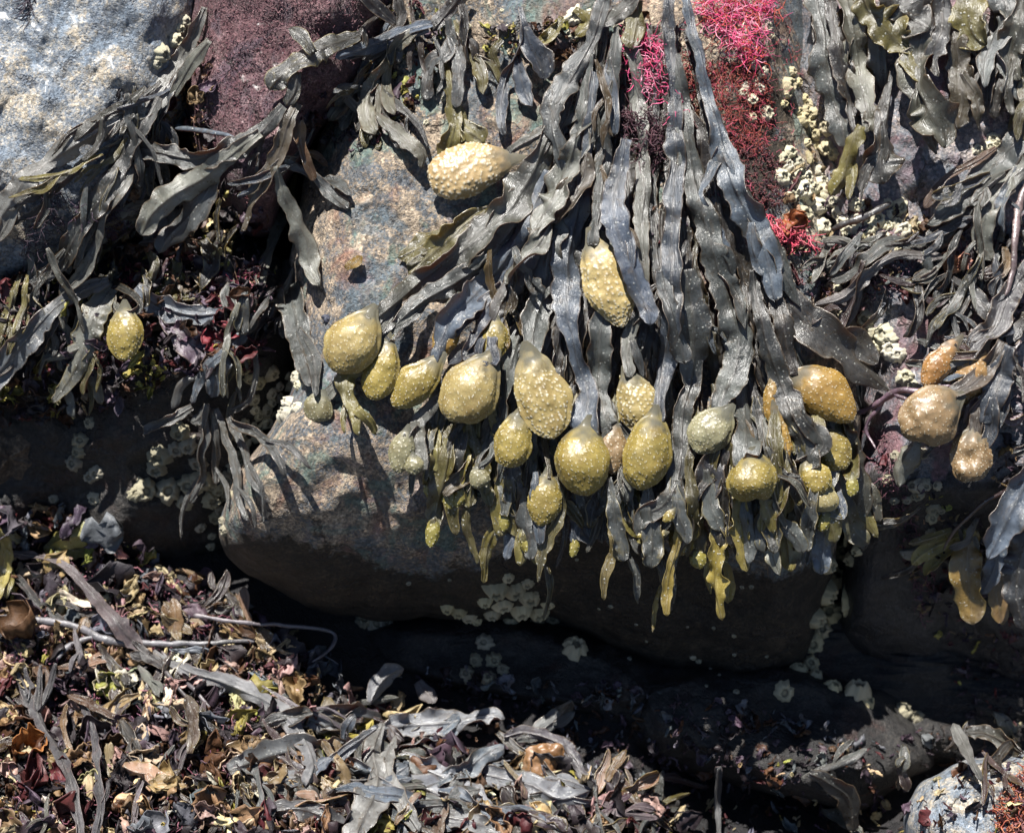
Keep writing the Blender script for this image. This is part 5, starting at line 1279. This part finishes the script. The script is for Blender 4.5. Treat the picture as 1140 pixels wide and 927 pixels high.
barnacles('small barnacle trailing down the boulder edge behind the finger stalks', 'boulder edge barnacles', [(272, 485), (262, 530), (245, 560), (240, 600)], 26, 4, 8, GB, 10, 6)
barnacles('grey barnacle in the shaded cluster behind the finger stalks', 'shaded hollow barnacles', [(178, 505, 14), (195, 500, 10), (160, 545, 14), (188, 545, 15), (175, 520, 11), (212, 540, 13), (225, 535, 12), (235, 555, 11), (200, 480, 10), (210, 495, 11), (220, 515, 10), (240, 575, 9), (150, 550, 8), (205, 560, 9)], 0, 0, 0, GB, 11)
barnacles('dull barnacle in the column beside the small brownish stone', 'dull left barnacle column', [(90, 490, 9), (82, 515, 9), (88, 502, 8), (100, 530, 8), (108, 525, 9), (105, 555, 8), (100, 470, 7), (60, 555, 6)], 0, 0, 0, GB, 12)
barnacles('cream barnacle in the bright cluster right of the broad dark blade', 'bright crevice cluster', [(965, 355, 10), (953, 376, 8), (968, 370, 9), (985, 372, 12), (992, 390, 11), (975, 385, 8), (990, 378, 9), (936, 352, 9), (940, 335, 9), (932, 325, 8), (950, 360, 8), (1008, 420, 9), (1015, 428, 6), (1000, 395, 8)], 0, 0, 0, WB, 13)
barnacles('cream barnacle in the column right of the purple turf', 'cream barnacle column', [(880, 175), (884, 200), (890, 215), (905, 195), (910, 215), (900, 235)], 28, 6, 11, WB, 14, 7)
barnacles('barnacle among the weed between purple turf and curtain', 'weedy barnacles beside the curtain', [(870, 80), (890, 110), (905, 140), (915, 165)], 22, 4, 9, CB, 15, 9)
barnacles('barnacle embedded in the hot pink algae', 'barnacles in the pink algae', [(845, 20), (855, 45), (842, 60), (838, 108), (850, 125)], 18, 4, 8, WB, 16, 8)
barnacles('barnacle on the ledge beneath the curtain', 'ledge barnacles', [(925, 235), (945, 260), (965, 275), (990, 250), (1010, 258)], 34, 5, 10, WB, 17, 11)
barnacles('barnacle between the curtain and the sweeping frond', 'barnacles under the sweeping frond', [(1090, 165), (1100, 172), (1110, 168)], 9, 4, 7, WB, 18, 6)
barnacles('white barnacle at the meeting of slab and purple rock', 'slab edge barnacles', [(180, 60, 10), (194, 45, 9), (175, 70, 6), (200, 32, 6), (206, 24, 7)], 0, 0, 0, WB, 19)
barnacles('tiny barnacle strewn on the bare rock face', 'tiny barnacles on the bare rock', [(450, 60), (460, 110), (540, 60), (590, 100), (620, 60)], 34, 1.8, 4.5, WB, 20, 18)
barnacles('small barnacle high on the rim near the clump crown', 'rim barnacles', [(620, 30), (640, 25), (660, 30)], 12, 4, 9, WB, 21, 7)
barnacles('tiny white barnacle dotting the dark lower rock', 'dots on the lower rock', [(430, 600), (560, 640), (720, 700), (830, 720), (780, 740), (900, 620)], 30, 1.6, 3.2, GB, 22, 20)
barnacles('barnacle in the shaded crack under the brown receptacles', 'shaded crack barnacles', [(1000, 505), (1015, 530), (1030, 560), (1040, 590)], 18, 4, 8, GB, 23, 10)
barnacles('barnacle half buried under the left tangle', 'left tangle barnacles', [(175, 300), (190, 320), (260, 420), (285, 425), (300, 400)], 16, 5, 9, CB, 24, 9)

# small periwinkle snail on the bare rock
def snail(x, y, rad, label):
    w, nn = hit(x, y)
    V, F = [], []; nt, ns = 70, 12
    for i in range(nt):
        t = i / (nt - 1); th = t * 2 * math.pi * 2.4; rr = 0.55 * t ** 1.1 + 0.03; cr = 0.5 * t ** 1.05 + 0.02; h = 0.9 * (1 - t)
        for j in range(ns):
            a = 2 * math.pi * j / ns
            V.append(((rr * 0.75 + cr * math.cos(a)) * math.cos(th), (rr * 0.75 + cr * math.cos(a)) * math.sin(th), h + cr * math.sin(a)))
    F = [(i * ns + j, i * ns + (j + 1) % ns, (i + 1) * ns + (j + 1) % ns, (i + 1) * ns + j) for i in range(nt - 1) for j in range(ns)]
    F.append(tuple((nt - 1) * ns + j for j in range(ns)))
    V = np.array(V) * rad * K
    o = put('periwinkle_snail', new_mesh('periwinkle_snail', V, F, M_FLAKE, cols=np.tile((0.05, 0.055, 0.08), (len(V), 1))), P([x, y, w + rad * 0.4]))
    o.rotation_euler = (0.9, 0.2, 0.5)
    tag(o, label, 'snail')


snail(363, 356, 7, 'small dark periwinkle snail beside the leftmost tan receptacle')
snail(641, 570, 8, 'shaded periwinkle snail behind the lone stalked receptacle')

# ---------------------------------------------------------------- camera, light
cam = bpy.data.cameras.new('camera')
cam.sensor_width = 36; cam.sensor_fit = 'HORIZONTAL'
cam.lens = 36 * D / 1140
cam.clip_start = 0.01; cam.clip_end = 200
cam.dof.use_dof = True; cam.dof.focus_distance = (D - 35) * K; cam.dof.aperture_fstop = 6.5
co = bpy.data.objects.new('camera', cam)
COL.objects.link(co)
co.location = tuple(CAM)
co.rotation_euler = (math.pi / 2 - PITCH, 0, 0)
SC.camera = co

sdir = -0.18 * RIGHT + 0.76 * UP + 0.62 * BACK
sdir /= np.linalg.norm(sdir)
el = math.asin(sdir[2]); az = math.atan2(sdir[0], sdir[1])
sun = bpy.data.lights.new('sun', 'SUN')
sun.energy = 5.0; sun.angle = math.radians(0.5); sun.color = (1.0, 0.965, 0.915)
so = bpy.data.objects.new('sun', sun)
COL.objects.link(so)
so.rotation_euler = Vector(-sdir).to_track_quat('-Z', 'Y').to_euler()
so.location = (0, 0, 5)

wd = bpy.data.worlds.new('World'); SC.world = wd; wd.use_nodes = True
nt = wd.node_tree; nt.nodes.clear()
sky = nt.nodes.new('ShaderNodeTexSky'); sky.sky_type = 'NISHITA'; sky.sun_disc = False
sky.air_density = 0.65; sky.dust_density = 0.3; sky.ozone_density = 1.3; sky.altitude = 0
sky.sun_elevation = el; sky.sun_rotation = az
bg = nt.nodes.new('ShaderNodeBackground'); bg.inputs[1].default_value = 0.05
ou = nt.nodes.new('ShaderNodeOutputWorld')
nt.links.new(sky.outputs[0], bg.inputs[0]); nt.links.new(bg.outputs[0], ou.inputs[0])

SC.view_settings.view_transform = 'Standard'; SC.view_settings.look = 'None'
SC.view_settings.gamma = 1; SC.view_settings.exposure = 1.2; SC.view_settings.use_curve_mapping = False
SC.cycles.max_bounces = 6
SC.render.resolution_x = 1024; SC.render.resolution_y = 832
